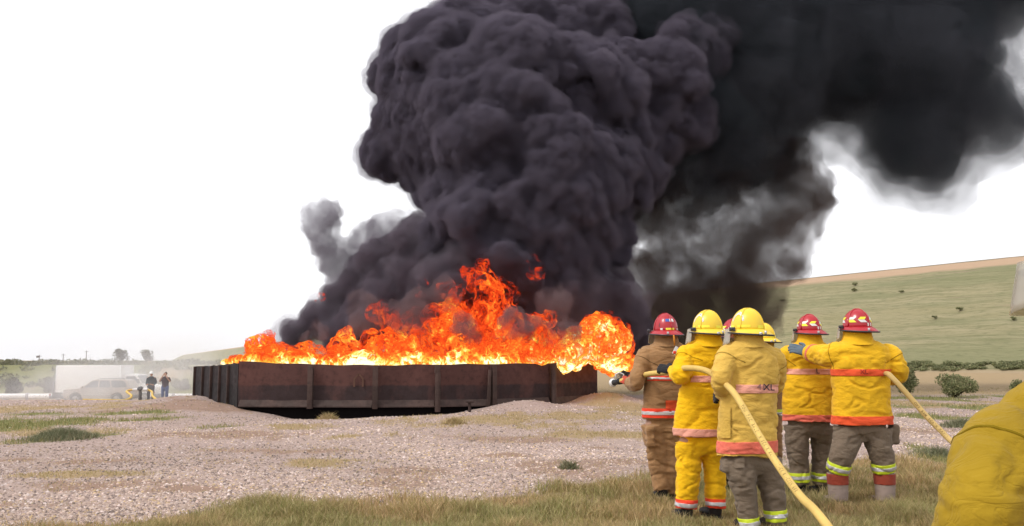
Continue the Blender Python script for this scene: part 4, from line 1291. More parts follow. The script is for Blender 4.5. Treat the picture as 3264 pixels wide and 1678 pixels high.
    obj('hood', evaluated(mb.mesh(), [m_sub(2), displace([dict(type='ridge', scale=9, amp=.014, detail=2, stretch=(.6, .6, 1.8), warp=.6, seed=sd), dict(type='noise', scale=9, amp=.008, detail=2, seed=sd + 1)])]), spec.get('hood', C_HOOD), P)
    if spec.get('helmet'):
        helmet(P, hc + np.array([0, 0, .035]), yaw, spec['helmet'][0], spec['helmet'][1], hs * spec.get('helm_sc', 1.0), roll=spec.get('roll', 0), nod=spec.get('nod', 0))
    # tapes
    armp = [np.array([q[:3] for q in dense(a, 4)]) for a in arms]; armr = [max(q[3] for q in a) for a in arms]
    def not_arm(v):
        for pts, r in zip(armp, armr):
            if np.min(np.linalg.norm(pts[6:] - np.array(v), axis=1)) < r * 1.08: return False
        return True
    coat_bands = []
    for (py, hh, mat, tilt, inner) in spec.get('bands', []):
        c = at(spec['x'], py, D)
        b = tape(me_of(coat), c, (tilt, 0, 1), hh / k / 2, not_arm, .006, mat, 'reflective_band', P)
        coat_bands.append(b)
        if inner and b: tape(me_of(coat), c, (tilt, 0, 1), hh / k / 2 * .36, not_arm, .011, inner, 'silver_stripe', b)
    for (ai, t, hh, mat) in spec.get('cuffs', []):
        a = dense(arms[ai], 8)[:, :3]; i = min(int(t * (len(a) - 1)), len(a) - 2)
        tape(me_of(coat), a[i], a[i + 1] - a[i], hh / 2, lambda v, q=a[i]: (Vector(q) - v).length < .16, .006, mat, 'sleeve_band', P)
    for ai, a0 in enumerate(arms):
        a = dense(a0, 8)[:, :3]
        tape(me_of(coat), a[4], a[5] - a[4], spec.get('seam', .0045), lambda v, q=a[4]: (Vector(q) - v).length < .17, .002, SEAM[spec['coat'].name], 'seam', P)
    for (li, py, hh, mat, inner) in spec.get('leg_bands', []):
        l = legs[li]; d = dense(l, 8); i = int(np.argmin(np.abs(d[:, 2] - at(spec['x'], py, D)[2]))); i = min(max(i, 1), len(d) - 2)
        ax = d[i - 1, :3] - d[i + 1, :3]; q = d[i, :3]
        flt = lambda v, q=q, r=d[i, 3]: math.hypot(v[0] - q[0], v[1] - q[1]) < r * 1.6
        b = tape(me_of(tro), q, ax, hh / k / 2, flt, .006, mat, 'trouser_band', P)
        if inner and b: tape(me_of(tro), q, ax, hh / k / 2 * .36, flt, .011, inner, 'silver_stripe', b)
    # boots
    for l in legs:
        an = l[-1][:3]; gz = float(ground_z(an[0], an[1]))
        fy = spec.get('foot_yaw', yaw * .6); fd = rotz(fy) @ np.array([0, 1, 0]); tall = spec.get('boot_top', an[2] + .06)
        mb = MB(); br = spec.get('boot_r', .062)
        limb(mb, [np.append(an * np.array([1, 1, 0]) + np.array([0, 0, tall]), br * 1.08), np.append(an * np.array([1, 1, 0]) + np.array([0, 0, gz + .13]), br), np.append(an * np.array([1, 1, 0]) + np.array([0, 0, gz + .055]), br * .95)], 16, end=False)
        f0 = np.array([an[0], an[1], gz])
        Rf = rotz(fy)
        mb.ell(f0 + np.array([0, 0, .05]), (.052, .06, .05), Rf); mb.ell(f0 + fd * .09 + np.array([0, 0, .048]), (.050, .10, .046), Rf); mb.ell(f0 + fd * .16 + np.array([0, 0, .042]), (.052, .075, .042), Rf)
        bo = obj('boot', evaluated(mb.mesh(), [m_remesh(.010), m_smooth(3), displace([dict(type='noise', scale=9, amp=.006, detail=2, seed=sd)])]), spec.get('boot', RUB), P)
        mb = MB(); mb.loft([ring(f0 + fd * .07 + np.array([0, 0, z]), .054, .155, fy, 24, 2.6) for z in (.002, .028)]); obj('sole', sharp(mb.mesh()), RUB, bo)
        if spec.get('boot_red'):
            tape(bo.data, (an[0], an[1], tall - .055), (0, 0, 1), .05, None, .004, BOOT_R, 'boot_top', bo)
    return dict(P=P, coat=coat, tro=tro, arms=arms, bands=coat_bands, k=k, D=D)
def me_of(o): return o.data
def z1(u, v): return 1950 + u * .55, 950 + v * .55
def z2(u, v): return 2350 + u * .55, 950 + v * .55
def T1(rows, z=z1): return [((z(0, r[0])[1], z(r[1], 0)[0], z(r[2], 0)[0]) + tuple(r[3:])) for r in rows]
def L1(rows, z=z1): return [z(u, v) + (dd, r) for u, v, dd, r in rows]
GRP = None
p1 = person(dict(D=9.3, x=2107, seed=1, label='firefighter in tan brown coat and red helmet with black band, standing nearest the fire', coat=C_BRN, trou=C_BRN, hood=C_HOODB, collar=.10,
    torso=T1([(246, 265, 375), (264, 222, 410), (290, 190, 440), (340, 182, 446), (430, 192, 425), (520, 185, 412), (620, 182, 400), (702, 181, 398)]),
    arms=[L1([(208, 325, 0, .100), (160, 420, -.06, .092), (142, 492, -.08, .083), (118, 498, .10, .070), (98, 488, .24, .062)]), L1([(408, 320, 0, .095), (428, 420, .03, .085), (425, 490, .12, .08), (340, 470, .34, .065)])],
    legs=[L1([(238, 730, 0, .125), (262, 900, .02, .115), (278, 1010, .03, .105), (290, 1118, .02, .095)]), L1([(338, 730, 0, .125), (342, 900, .05, .115), (346, 1010, .03, .10), (348, 1112, .1, .09)])],
    head=z1(312, 212) + (0,), yaw=.28, helmet=(H_RED, 'band'), hs=1.02, pocket=[z1(222, 800) + (-.08, .10, .22, .16)],
    bands=[(1206, 15, T_RED, 0, T_SIL), (1316, 29, T_RED, 0, T_SIL)], foot_yaw=.2))
patch_on(p1['coat'], 2122, 1277, 2159, 1303, 9.1, T_ORG, p1['P'], 'patch')
p2 = person(dict(D=8.2, x=2225, seed=2, label='firefighter in bright yellow coat and yellow trousers, middle one on the near hose', coat=C_YEL, trou=C_YEL, collar=.098,
    torso=T1([(238, 500, 618), (262, 440, 650), (292, 405, 672), (345, 400, 676), (450, 410, 655), (560, 385, 640), (680, 366, 632), (802, 352, 632)]),
    arms=[L1([(440, 330, 0, .102), (412, 400, -.08, .098), (398, 452, -.13, .092), (375, 438, .05, .078), (352, 420, .20, .058)]), L1([(640, 330, 0, .092), (672, 430, .05, .085), (668, 500, .12, .08), (600, 480, .34, .06)])],
    legs=[L1([(440, 830, 0, .125), (446, 950, .0, .118), (438, 1080, .0, .105), (432, 1222, 0, .098)]), L1([(576, 830, 0, .12), (594, 950, .06, .112), (600, 1080, .06, .10), (600, 1216, .05, .093)])],
    head=z1(556, 208) + (0,), yaw=.85, helmet=(H_YEL, 'arch'), hs=1.0,
    bands=[(1208, 20, T_PINK, 0, None), (1378, 24, T_PINK, .02, None)], leg_bands=[(0, 1607, 32, T_RED, T_SIL), (1, 1604, 30, T_RED, T_SIL)], foot_yaw=.4))
p3 = person(dict(D=7.6, x=2385, seed=3, label='nearest standing firefighter in faded yellow coat marked XL and yellow helmet, hose under his arm', coat=C_PALE, trou=C_KHA, collar=.098,
    torso=T1([(238, 735, 862), (258, 690, 905), (285, 655, 940), (340, 645, 970), (420, 660, 974), (520, 640, 964), (640, 622, 960), (800, 614, 954), (918, 612, 952)]),
    arms=[L1([(690, 335, 0, .108), (650, 410, -.07, .102), (632, 475, -.12, .096), (645, 525, -.02, .078), (632, 552, .16, .062)]), L1([(938, 345, .02, .095), (950, 440, .10, .088), (930, 520, .22, .08), (840, 520, .40, .06)])],
    legs=[L1([(738, 930, 0, .130), (758, 1040, -.02, .122), (778, 1150, .0, .108), (802, 1340, 0, .094)]), L1([(892, 930, .02, .125), (914, 1040, .05, .118), (934, 1150, .05, .105), (952, 1310, .05, .090)])],
    head=z1(788, 210) + (0,), yaw=.85, helmet=(H_YEL, 'arch'), hs=1.02, pocket=[z1(672, 965) + (.0, .10, .13, .16)],
    bands=[(1239, 26, T_PINK, 0, None), (1423, 36, T_ROSE, -.03, None)], leg_bands=[(0, 1665, 33, T_LIME, T_SIL), (1, 1643, 33, T_LIME, T_SIL)], foot_yaw=.3))
ink_on(p3['coat'], 'XL', .075, z1(911, 521)[0], 1236, 7.4, S_BLK, p3['P'], -.04, off=.016)
ink_on(p3['coat'], '41', .070, z1(868, 517)[0], 1235, 7.4, plain('faded_ink', (.30, .15, .14), .7, .2), p3['P'], -.06, off=.016)
patch_on(p3['coat'], *z1(630, 632), *z1(688, 812), 7.4, C_PALE, p3['P'], 'pocket', .016)
patch_on(p3['tro'], *z1(712, 928), *z1(770, 985), 7.5, C_KHA, p3['P'], 'pocket_flap', .018)
p6 = person(dict(D=9.6, x=2570, seed=6, label='firefighter in mustard coat marked L and red helmet, with a blue glove on his shoulder', coat=C_MUST, trou=C_KHA, collar=.105,
    torso=T1([(242, 362, 478), (264, 320, 515), (290, 275, 555), (345, 268, 568), (430, 282, 566), (520, 258, 568), (620, 262, 570), (716, 268, 566)], z2),
    arms=[L1([(300, 325, 0, .098), (258, 385, .03, .09), (238, 440, .10, .085), (232, 490, .3, .065)], z2), L1([(548, 330, 0, .098), (585, 420, .05, .088), (590, 490, .12, .08), (560, 500, .36, .062)], z2)],
    legs=[L1([(345, 740, 0, .135), (348, 850, .0, .125), (358, 980, .02, .11), (364, 1082, .02, .098)], z2), L1([(490, 740, 0, .13), (486, 850, .04, .115), (484, 980, .06, .1), (484, 1082, .06, .09)], z2)],
    head=z2(418, 208) + (0,), yaw=.50, helmet=(H_RED, 'chevron'), hs=1.02, helm_sc=.95,
    bands=[(1185, 17, T_PINK, 0, None), (1332, 22, T_ROSE, 0, None)], leg_bands=[(0, 1525, 28, T_LIME, T_SIL), (1, 1526, 26, T_LIME, T_SIL)], foot_yaw=.3))
ink_on(p6['coat'], 'L', .075, z2(467, 0)[0], 1184, 9.3, S_BLK, p6['P'], 0, off=.018)
p7 = person(dict(D=8.9, x=2748, seed=7, label='large firefighter in mustard coat with orange bands and red helmet, reaching to his neighbour', coat=C_MUST, trou=C_KHA, collar=.115,
    torso=T1([(236, 632, 765), (254, 590, 815), (285, 556, 868), (345, 546, 890), (430, 548, 878), (530, 552, 882), (640, 556, 890), (732, 553, 893)], z2),
    arms=[L1([(600, 325, -.02, .122), (535, 336, .08, .122), (468, 330, .26, .108), (412, 318, .42, .084)], z2), L1([(872, 330, 0, .116), (920, 395, -.03, .112), (928, 442, .02, .104), (890, 470, .22, .075), (850, 470, .36, .062)], z2)],
    legs=[L1([(645, 755, 0, .145), (632, 840, -.02, .135), (605, 915, -.04, .122), (580, 1008, 0, .104)], z2), L1([(808, 755, 0, .145), (816, 840, -.02, .135), (838, 915, -.02, .122), (852, 1008, 0, .106)], z2)],
    head=z2(696, 192) + (0,), yaw=.50, helmet=(H_RED, 'chevron'), hs=1.08, helm_sc=.95, pocket=[z2(905, 790) + (.02, .07, .2, .17)], boot=BOOT, boot_r=.094, boot_red=True, boot_top=.32,
    bands=[(1188, 21, T_ORG, 0, None), (1339, 27, T_ORG, 0, None)], cuffs=[(0, .80, .03, T_ROSE)], leg_bands=[(0, 1490, 28, T_LIME, T_SIL), (1, 1489, 28, T_LIME, T_SIL)], foot_yaw=.35))
ink_on(p7['coat'], 'XL', .06, z2(735, 0)[0], 1187, 8.6, S_REDI, p7['P'], 0, off=.018)
def stand(x, y0, D, **kw):
    """a firefighter mostly hidden behind the others"""
    k = ppm(D); s = kw.pop('s', 1.0)
    def R(z, a): return (1150 + (CAMZ - z * s) * k, x - a * k, x + a * k)
    def A(dx, z, dd, r): return (x + dx * k, 1150 + (CAMZ - z * s) * k, dd, r)
    d = dict(D=D, x=x, torso=[R(1.55, .10), R(1.50, .17), R(1.44, .22), R(1.3, .235), R(1.1, .22), R(.95, .22), R(.80, .225)],
        arms=[[A(-.19, 1.42, 0, .085), A(-.25, 1.2, .02, .08), A(-.24, 1.1, .08, .078), A(-.16, 1.1, .34, .06)], [A(.19, 1.42, 0, .085), A(.25, 1.2, .02, .08), A(.24, 1.1, .08, .078), A(.14, 1.08, .34, .06)]],
        legs=[[A(-.11, .78, 0, .115), A(-.115, .5, .02, .105), A(-.12, .12, 0, .09)], [A(.11, .78, 0, .115), A(.115, .5, .02, .105), A(.12, .12, 0, .09)]],
        head=(x, 1150 + (CAMZ - 1.67 * s) * k, 0))
    d.update(kw); return person(d)
p4 = stand(2340, 0, 9.9, seed=4, yaw=.9, label='firefighter in mustard coat and red helmet, almost hidden behind the two yellow helmets', coat=C_MUST, trou=C_KHA, helmet=(H_RED, 'chevron'), s=1.0)
p5 = stand(2434, 0, 10.5, seed=5, yaw=.75, label='firefighter in tan coat with lime bands, hidden behind the nearest yellow coat', coat=C_BRN, trou=C_BRN, helmet=(H_YEL, 'arch'), s=.985,
    bands=[(1318, 26, T_LIME, 0, T_SIL)], leg_bands=[(1, 1510, 24, T_LIME, T_SIL)], cuffs=[(1, .8, .05, T_LIME)])
p8 = person(dict(D=2.45, x=3420, seed=8, vox=.009, label='firefighter in olive yellow coat close at the right edge, back and sleeve in view', coat=C_OLIVE, folds=.7, seam=.0035, trou=C_KHA, collar=.11, dep=.62,
    torso=[(1160, 3385, 3580), (1200, 3300, 3620), (1255, 3225, 3645), (1335, 3180, 3670), (1450, 3195, 3670), (1600, 3215, 3660), (1900, 3200, 3660), (2180, 3190, 3660)],
    arms=[[(3205, 1412, -.02, .112), (3158, 1530, -.09, .113), (3112, 1660, -.12, .108), (3075, 1790, -.06, .098), (3090, 1850, .14, .08), (3150, 1870, .28, .066)], [(3625, 1352, 0, .105), (3690, 1500, 0, .10), (3720, 1700, 0, .095), (3640, 1800, .25, .07)]],
    legs=[[(3320, 2200, 0, .13), (3310, 2480, 0, .115), (3300, 2690, 0, .095)], [(3540, 2200, 0, .13), (3550, 2480, 0, .115), (3560, 2690, 0, .095)]],
    head=(3492, 878, 0), yaw=.75, helmet=(H_WHT, 'arch'), hs=1.0, bands=[(1770, 55, T_RED, 0, None), (2110, 60, T_RED, 0, None)]))
# gloves
def end_dir(a): return a[-1][:3] - a[-2][:3]
glove(p1['P'], p1['arms'][0][-1][:3], (-.45, .8, .25), (-.6, -.5, .4), GLOVE_R, .9, 1)
glove(p1['P'], p1['arms'][1][-1][:3], (-.7, .6, .1), (.2, -.3, 1), GLOVE_R, .8, -1)
glove(p2['P'], p2['arms'][0][-1][:3], (-.75, .5, .15), (-.2, -.7, .6), GLOVE_K, .95, 1, 1.15)
glove(p2['P'], p2['arms'][1][-1][:3], (-.8, .5, 0), (.2, .6, .7), GLOVE_K, .9, -1)
glove(p3['P'], p3['arms'][0][-1][:3], (-.25, .85, -.35), (-.9, -.2, .2), GLOVE_K, .8, 1, 1.1)
glove(p3['P'], p3['arms'][1][-1][:3], (-.8, .5, 0), (.2, .6, .7), GLOVE_K, .9, -1)
glove(p6['P'], p6['arms'][0][-1][:3], (-.1, .9, 0), (-.8, 0, .5), GLOVE_K, .7, 1)
glove(p6['P'], p6['arms'][1][-1][:3], (-.5, .8, 0), (.6, .2, .6), GLOVE_K, .7, -1)
glove(p7['P'], p7['arms'][0][-1][:3] + np.array([0, -.01, .0]), (-.86, .16, .28), (.12, -.90, .40), GLOVE_B, .40, 1, 1.30)
glove(p7['P'], p7['arms'][1][-1][:3], (-.6, .7, 0), (.3, .4, .8), GLOVE_B, .9, -1, 1.1)
for q in (p4, p5, p8):
    for i_, s_ in ((0, 1), (1, -1)):
        glove(q['P'], q['arms'][i_][-1][:3], end_dir(q['arms'][i_]), (0, .2, 1), GLOVE_K, .7, s_)
# ------------------------------------------------------------------ hoses
def hose_mat(name, c):
    m = newmat(name); t = NT(m)
    n = t.noise(6, 5); n2 = t.noise(500, 2)
    cc = t.mix(t.rng(n, .3, .7), c, tuple(q * .84 for q in c))
    cc = t.mix(t.rng(t.noise(25, 4), .6, .8, 0, .25), cc, (.35, .24, .10))
    t.pbr(cc, .7, .25, normal=t.bump(n2, .3, .004)); return m
HOSE_Y = hose_mat('yellow_hose_jacket', (.72, .50, .15)); HOSE_T = hose_mat('tan_hose_jacket', (.60, .42, .16))
def hose(name, pts, r, mat, label):
    d = dense(pts, 14)
    mb = MB(); mb.tube(d, r, 20)
    o = obj(name, mb, mat); tag(o, label, 'hose'); return o, d
def hp(u, v, Y): return at(*z1(u, v), Y)
path1 = [at(1975, 1216, 9.72), at(1992, 1212, 9.62), hp(150, 458, 9.60), hp(215, 441, 9.02), hp(300, 433, 8.82), hp(345, 424, 8.55), hp(420, 408, 8.00), hp(500, 411, 7.86), hp(560, 428, 7.78), hp(610, 462, 7.70), hp(660, 502, 7.44), hp(706, 548, 7.24), hp(760, 632, 7.02), hp(830, 755, 6.78), hp(900, 872, 6.50),
         hp(985, 1000, 6.15), hp(1090, 1145, 5.70), at(2600, 1630, 5.35), at(2680, 1730, 4.9), at(2800, 1860, 4.35), at(2960, 2060, 3.7)]
path1[-1][2] = max(path1[-1][2], .05); path1[-2][2] = max(path1[-2][2], .05)
path1.append(np.array([path1[-1][0] + .7, path1[-1][1] - .9, .035])); path1.append(path1[-1] + np.array([1.0, -1.2, 0]))
h1, d1 = hose('fire_hose', path1, .0262, HOSE_Y, 'yellow fire hose held by three firefighters, running down out of the picture')
path2 = [at(2700, 1215, 9.35), at(2780, 1212, 9.2), at(*z2(860, 440), 8.75), at(*z2(905, 470), 8.62), at(*z2(1000, 575), 8.55), at(*z2(1100, 690), 8.45), at(*z2(1180, 770), 8.35), at(*z2(1262, 848), 8.2), at(3200, 1530, 7.6), at(3420, 1640, 7.1)]
e_ = path2[-1]; path2.append(np.array([e_[0] + .6, e_[1] - .5, .05])); path2.append(np.array([e_[0] + 2.2, e_[1] - 1.2, .035]))
h2, d2 = hose('fire_hose', path2, .0255, HOSE_T, 'tan fire hose running from the large firefighter to the ground at right')
def hose_text(o, d, s0, s1, text, size, parent, mat):
    L = np.concatenate([[0], np.cumsum(np.linalg.norm(np.diff(d, axis=0), axis=1))])
    def near(px): return float(np.interp(px, [CX + (q[0] / q[1]) * F for q in d[60:]], L[60:]))
    a, b = near(s0), near(s1); mb = MB(); n = len(text)
    for i, chh in enumerate(text):
        if chh == ' ': continue
        v, f = text_mesh(chh, size); s = a + (b - a) * (i + .5) / n
        V = []
        for x, y, _ in v:
            ss_ = s + x
            p = np.array([np.interp(ss_, L, d[:, j]) for j in range(3)]); p2 = np.array([np.interp(ss_ + .01, L, d[:, j]) for j in range(3)])
            t = (p2 - p) / np.linalg.norm(p2 - p); vw = np.array([0, 0, CAMZ]) - p; vw -= t * np.dot(vw, t); vw /= np.linalg.norm(vw); u = np.cross(vw, t)
            ang = y / .026
            V.append(p + .0270 * (math.cos(ang) * vw + math.sin(ang) * u))
        mb.add(V, f)
    tag(obj('lettering', mb, mat, parent, smooth=False), kind='stuff')
INK = plain('hose_ink', (.16, .10, .04), .8, .1)
hose_text(h1, d1, z1(745, 0)[0], z1(1050, 0)[0], 'YOU PAC BALE IX SCAIX XAVII 17-CH 01-CEEH 600', .034, h1, INK)
hose_text(h2, d2, z2(920, 0)[0], z2(1240, 0)[0], 'OXY BAM SCAIX XAVII 17-CH', .031, h2, INK)
# nozzle in the first firefighter's hands
nz = empty('hose_nozzle', at(1992, 1212, 9.62)); tag(nz, 'white ringed nozzle on the end of the hose beside the tan coat', 'nozzle')
a_ = d1[0]; dr_ = d1[0] - d1[6]; dr_ /= np.linalg.norm(dr_)
mb = MB(); mb.tube([a_ - dr_ * .05, a_ + dr_ * .03, a_ + dr_ * .10, a_ + dr_ * .17], [.036, .034, .028, .036], 18); obj('barrel', mb, RUB, nz)
mb = MB(); mb.tube([a_ + dr_ * .15, a_ + dr_ * .18, a_ + dr_ * .20], [.038, .046, .044], 20); obj('bumper_ring', mb, S_WHT, nz)
mb = MB(); mb.tube([a_ + np.array([-.03, 0, .02]), a_ + np.array([-.045, 0, .075]), a_ + np.array([0, 0, .095]), a_ + np.array([.045, 0, .075]), a_ + np.array([.03, 0, .02])], .008, 8); obj('bail_handle', mb, S_WHT, nz)
# ------------------------------------------------------------------ vehicles and people beyond the pit, on the left
GLASS = plain('dark_glass', (.03, .035, .04), .12, .6, 0, .1, 2)
TYRE = plain('tyre_rubber', (.022, .022, .023), .85, .2)
RIM = plain('alloy_rim', (.42, .41, .40), .35, .5, .6)
V_TAN = plain('pewter_car_paint', (.36, .29, .24), .35, .5, .3, .05, 2, Coat_Weight=.4)
V_WHT = plain('white_truck_paint', (.80, .79, .79), .4, .5, 0, .04, 1.5)
V_GRY = plain('grey_plastic', (.09, .088, .09), .6, .3)
L_RED = plain('red_lamp', (.50, .02, .02), .25, .5); L_ORG = plain('amber_lamp', (.70, .20, .03), .25, .5); L_CLR = plain('clear_lamp', (.75, .75, .78), .15, .6)
PIPE = plain('white_pipe_paint', (.74, .71, .72), .45, .4, 0, .08, 1.2)
def gz(x, y): return float(ground_z(x, y))
def prism(mb, prof, y0, y1, taper=0.0, mi=0):
    """side profile (x, z) pulled across y; the upper points lean inwards by taper"""
    n = len(prof); zs = [p[1] for p in prof]; z0, z1_ = min(zs), max(zs)
    V = []
    for s_, y in ((1, y0), (-1, y1)):
        for x, z in prof:
            V.append((x, y + s_ * taper * max(0, (z - z0)) / max(1e-6, z1_ - z0), z))
    f = [tuple(range(n)), tuple(range(2 * n - 1, n - 1, -1))] + [(i, i + n, (i + 1) % n + n, (i + 1) % n) for i in range(n)]
    return mb.add(V, f)
def bevelled(mb, w=.03, seg=2):
    me = mb.mesh()
    bm = bmesh.new(); bm.from_mesh(me); bmesh.ops.recalc_face_normals(bm, faces=bm.faces[:])
    bmesh.ops.bevel(bm, geom=[e for e in bm.edges if e.calc_face_angle(0) > .35], offset=w, segments=seg, affect='EDGES')
    bm.to_mesh(me); bm.free(); return me
def wheel(parent, c, r, w, side):
    mb = MB(); c = np.asarray(c, float); y = np.array([0, 1, 0])
    mb.tube([c - y * w / 2, c - y * w * .42, c + y * w * .42, c + y * w / 2], [r * .90, r, r, r * .90], 28); t_ = obj('wheel', sharp(mb.mesh()), TYRE, parent)
    mb = MB(); q = c - y * (w / 2 + .004); mb.tube([q + y * .05, q, q + y * .012], [r * .62, r * .62, r * .5], 24); 
    for k in range(5):
        a = k * 2 * math.pi / 5; mb.box(q + np.array([math.cos(a) * r * .33, -.008, math.sin(a) * r * .33]), (r * .6, .02, r * .16), np.array([[math.cos(a), 0, -math.sin(a)], [0, 1, 0], [math.sin(a), 0, math.cos(a)]]))
    obj('rim', sharp(mb.mesh()), RIM, t_)
def arc(cx, cz, r, n=8, a0=math.pi, a1=0): return [(cx + r * math.cos(a0 + (a1 - a0) * i / n), cz + r * math.sin(a0 + (a1 - a0) * i / n)) for i in range(n + 1)]
def build_suv():
    Y = 60.0; c = at(330, 1150, Y); x0 = c[0]; W = 1.72; g = gz(x0, Y) - .02
    S = empty('suv', (x0, Y, g)); tag(S, 'tan four door estate car parked before the white box truck, facing left', 'car')
    r = .35; wf, wr = -1.36, 1.36
    def pr(p): return [(x0 + x, g + z) for x, z in p]
    # lower body with wheel arches; car faces -x
    low = [(-2.26, .42), (-2.30, .62), (-2.24, .86), (-2.10, .98), (-1.05, 1.06), (2.10, 1.08), (2.24, .98), (2.26, .60), (2.22, .42)] + arc(wr, .40, .42, 8, 0, math.pi) + arc(wf, .40, .42, 8, 0, math.pi)
    mb = MB(); prism(mb, pr(low), Y - W / 2, Y + W / 2, .05); obj('body', sharp(bevelled(mb, .03), 40), V_TAN, S)
    top = [(-1.12, 1.04), (-.42, 1.56), (-.20, 1.63), (1.72, 1.65), (1.92, 1.58), (2.20, 1.06)]
    mb = MB(); prism(mb, pr(top), Y - W / 2 + .055, Y + W / 2 - .055, .14); obj('cabin', sharp(bevelled(mb, .035), 40), V_TAN, S)
    def pane(name, q, mat=GLASS, off=.012):
        n = len(q); V = []
        for x, z in q:
            t = (z - 1.04) / .61; V.append((x0 + x, Y - W / 2 + .055 + .14 * t - off, g + z))
        for x, z in q:
            t = (z - 1.04) / .61; V.append((x0 + x, Y - W / 2 + .055 + .14 * t + .01, g + z))
        mb = MB(); mb.add(V, [tuple(range(n))] + [(i, i + n, (i + 1) % n + n, (i + 1) % n) for i in range(n)]); return obj(name, mb, mat, S, smooth=False)
    pane('window', [(-.86, 1.12), (-.40, 1.48), (-.30, 1.54), (.06, 1.56), (.06, 1.12)]); pane('window', [(.16, 1.12), (.16, 1.56), (.78, 1.57), (.92, 1.12)]); pane('window', [(1.02, 1.12), (.88, 1.57), (1.62, 1.57), (1.84, 1.48), (1.98, 1.14)])
    for x in (-.98, .10, 1.0):
        mb = MB(); mb.box((x0 + x, Y - W / 2 - .002, g + .78), (.012, .014, .58)); obj('door_seam', mb, V_GRY, S)
    for x in (-.05, .88):
        mb = MB(); mb.box((x0 + x, Y - W / 2 - .01, g + .97), (.16, .03, .035), None, .008); obj('door_handle', mb, V_GRY, S)
    mb = MB(); mb.box((x0, Y - W / 2 - .012, g + .66), (1.9, .03, .06), None, .01); obj('side_trim', mb, plain('pale_trim', (.5, .45, .42), .5), S)
    for x, n_ in ((-2.24, 'front_bumper'), (2.24, 'rear_bumper')):
        mb = MB(); mb.box((x0 + x, Y, g + .50), (.20, W + .02, .22), None, .04); obj(n_, mb, V_GRY, S)
    mb = MB(); mb.box((x0 + 2.20, Y - W / 2 + .05, g + .92), (.10, .12, .26), None, .02); obj('tail_lamp', mb, L_RED, S)
    mb = MB(); mb.box((x0 - 2.22, Y - W / 2 + .12, g + .82), (.10, .26, .15), None, .02); obj('headlight', mb, L_CLR, S)
    mb = MB(); mb.box((x0 - .92, Y - W / 2 - .09, g + 1.14), (.12, .18, .13), None, .03); obj('door_mirror', mb, V_TAN, S)
    for s_ in (-.55, .55):
        mb = MB(); mb.tube([(x0 - .05, Y + s_, g + 1.66), (x0 + .1, Y + s_, g + 1.70), (x0 + 1.6, Y + s_, g + 1.71), (x0 + 1.75, Y + s_, g + 1.66)], .018, 8); obj('roof_rail', mb, V_GRY, S)
    for wx in (wf, wr):
        for s_ in (-1, 1): wheel(S, (x0 + wx, Y + s_ * (W / 2 - .12), g + r), r, .23, s_)
build_suv()
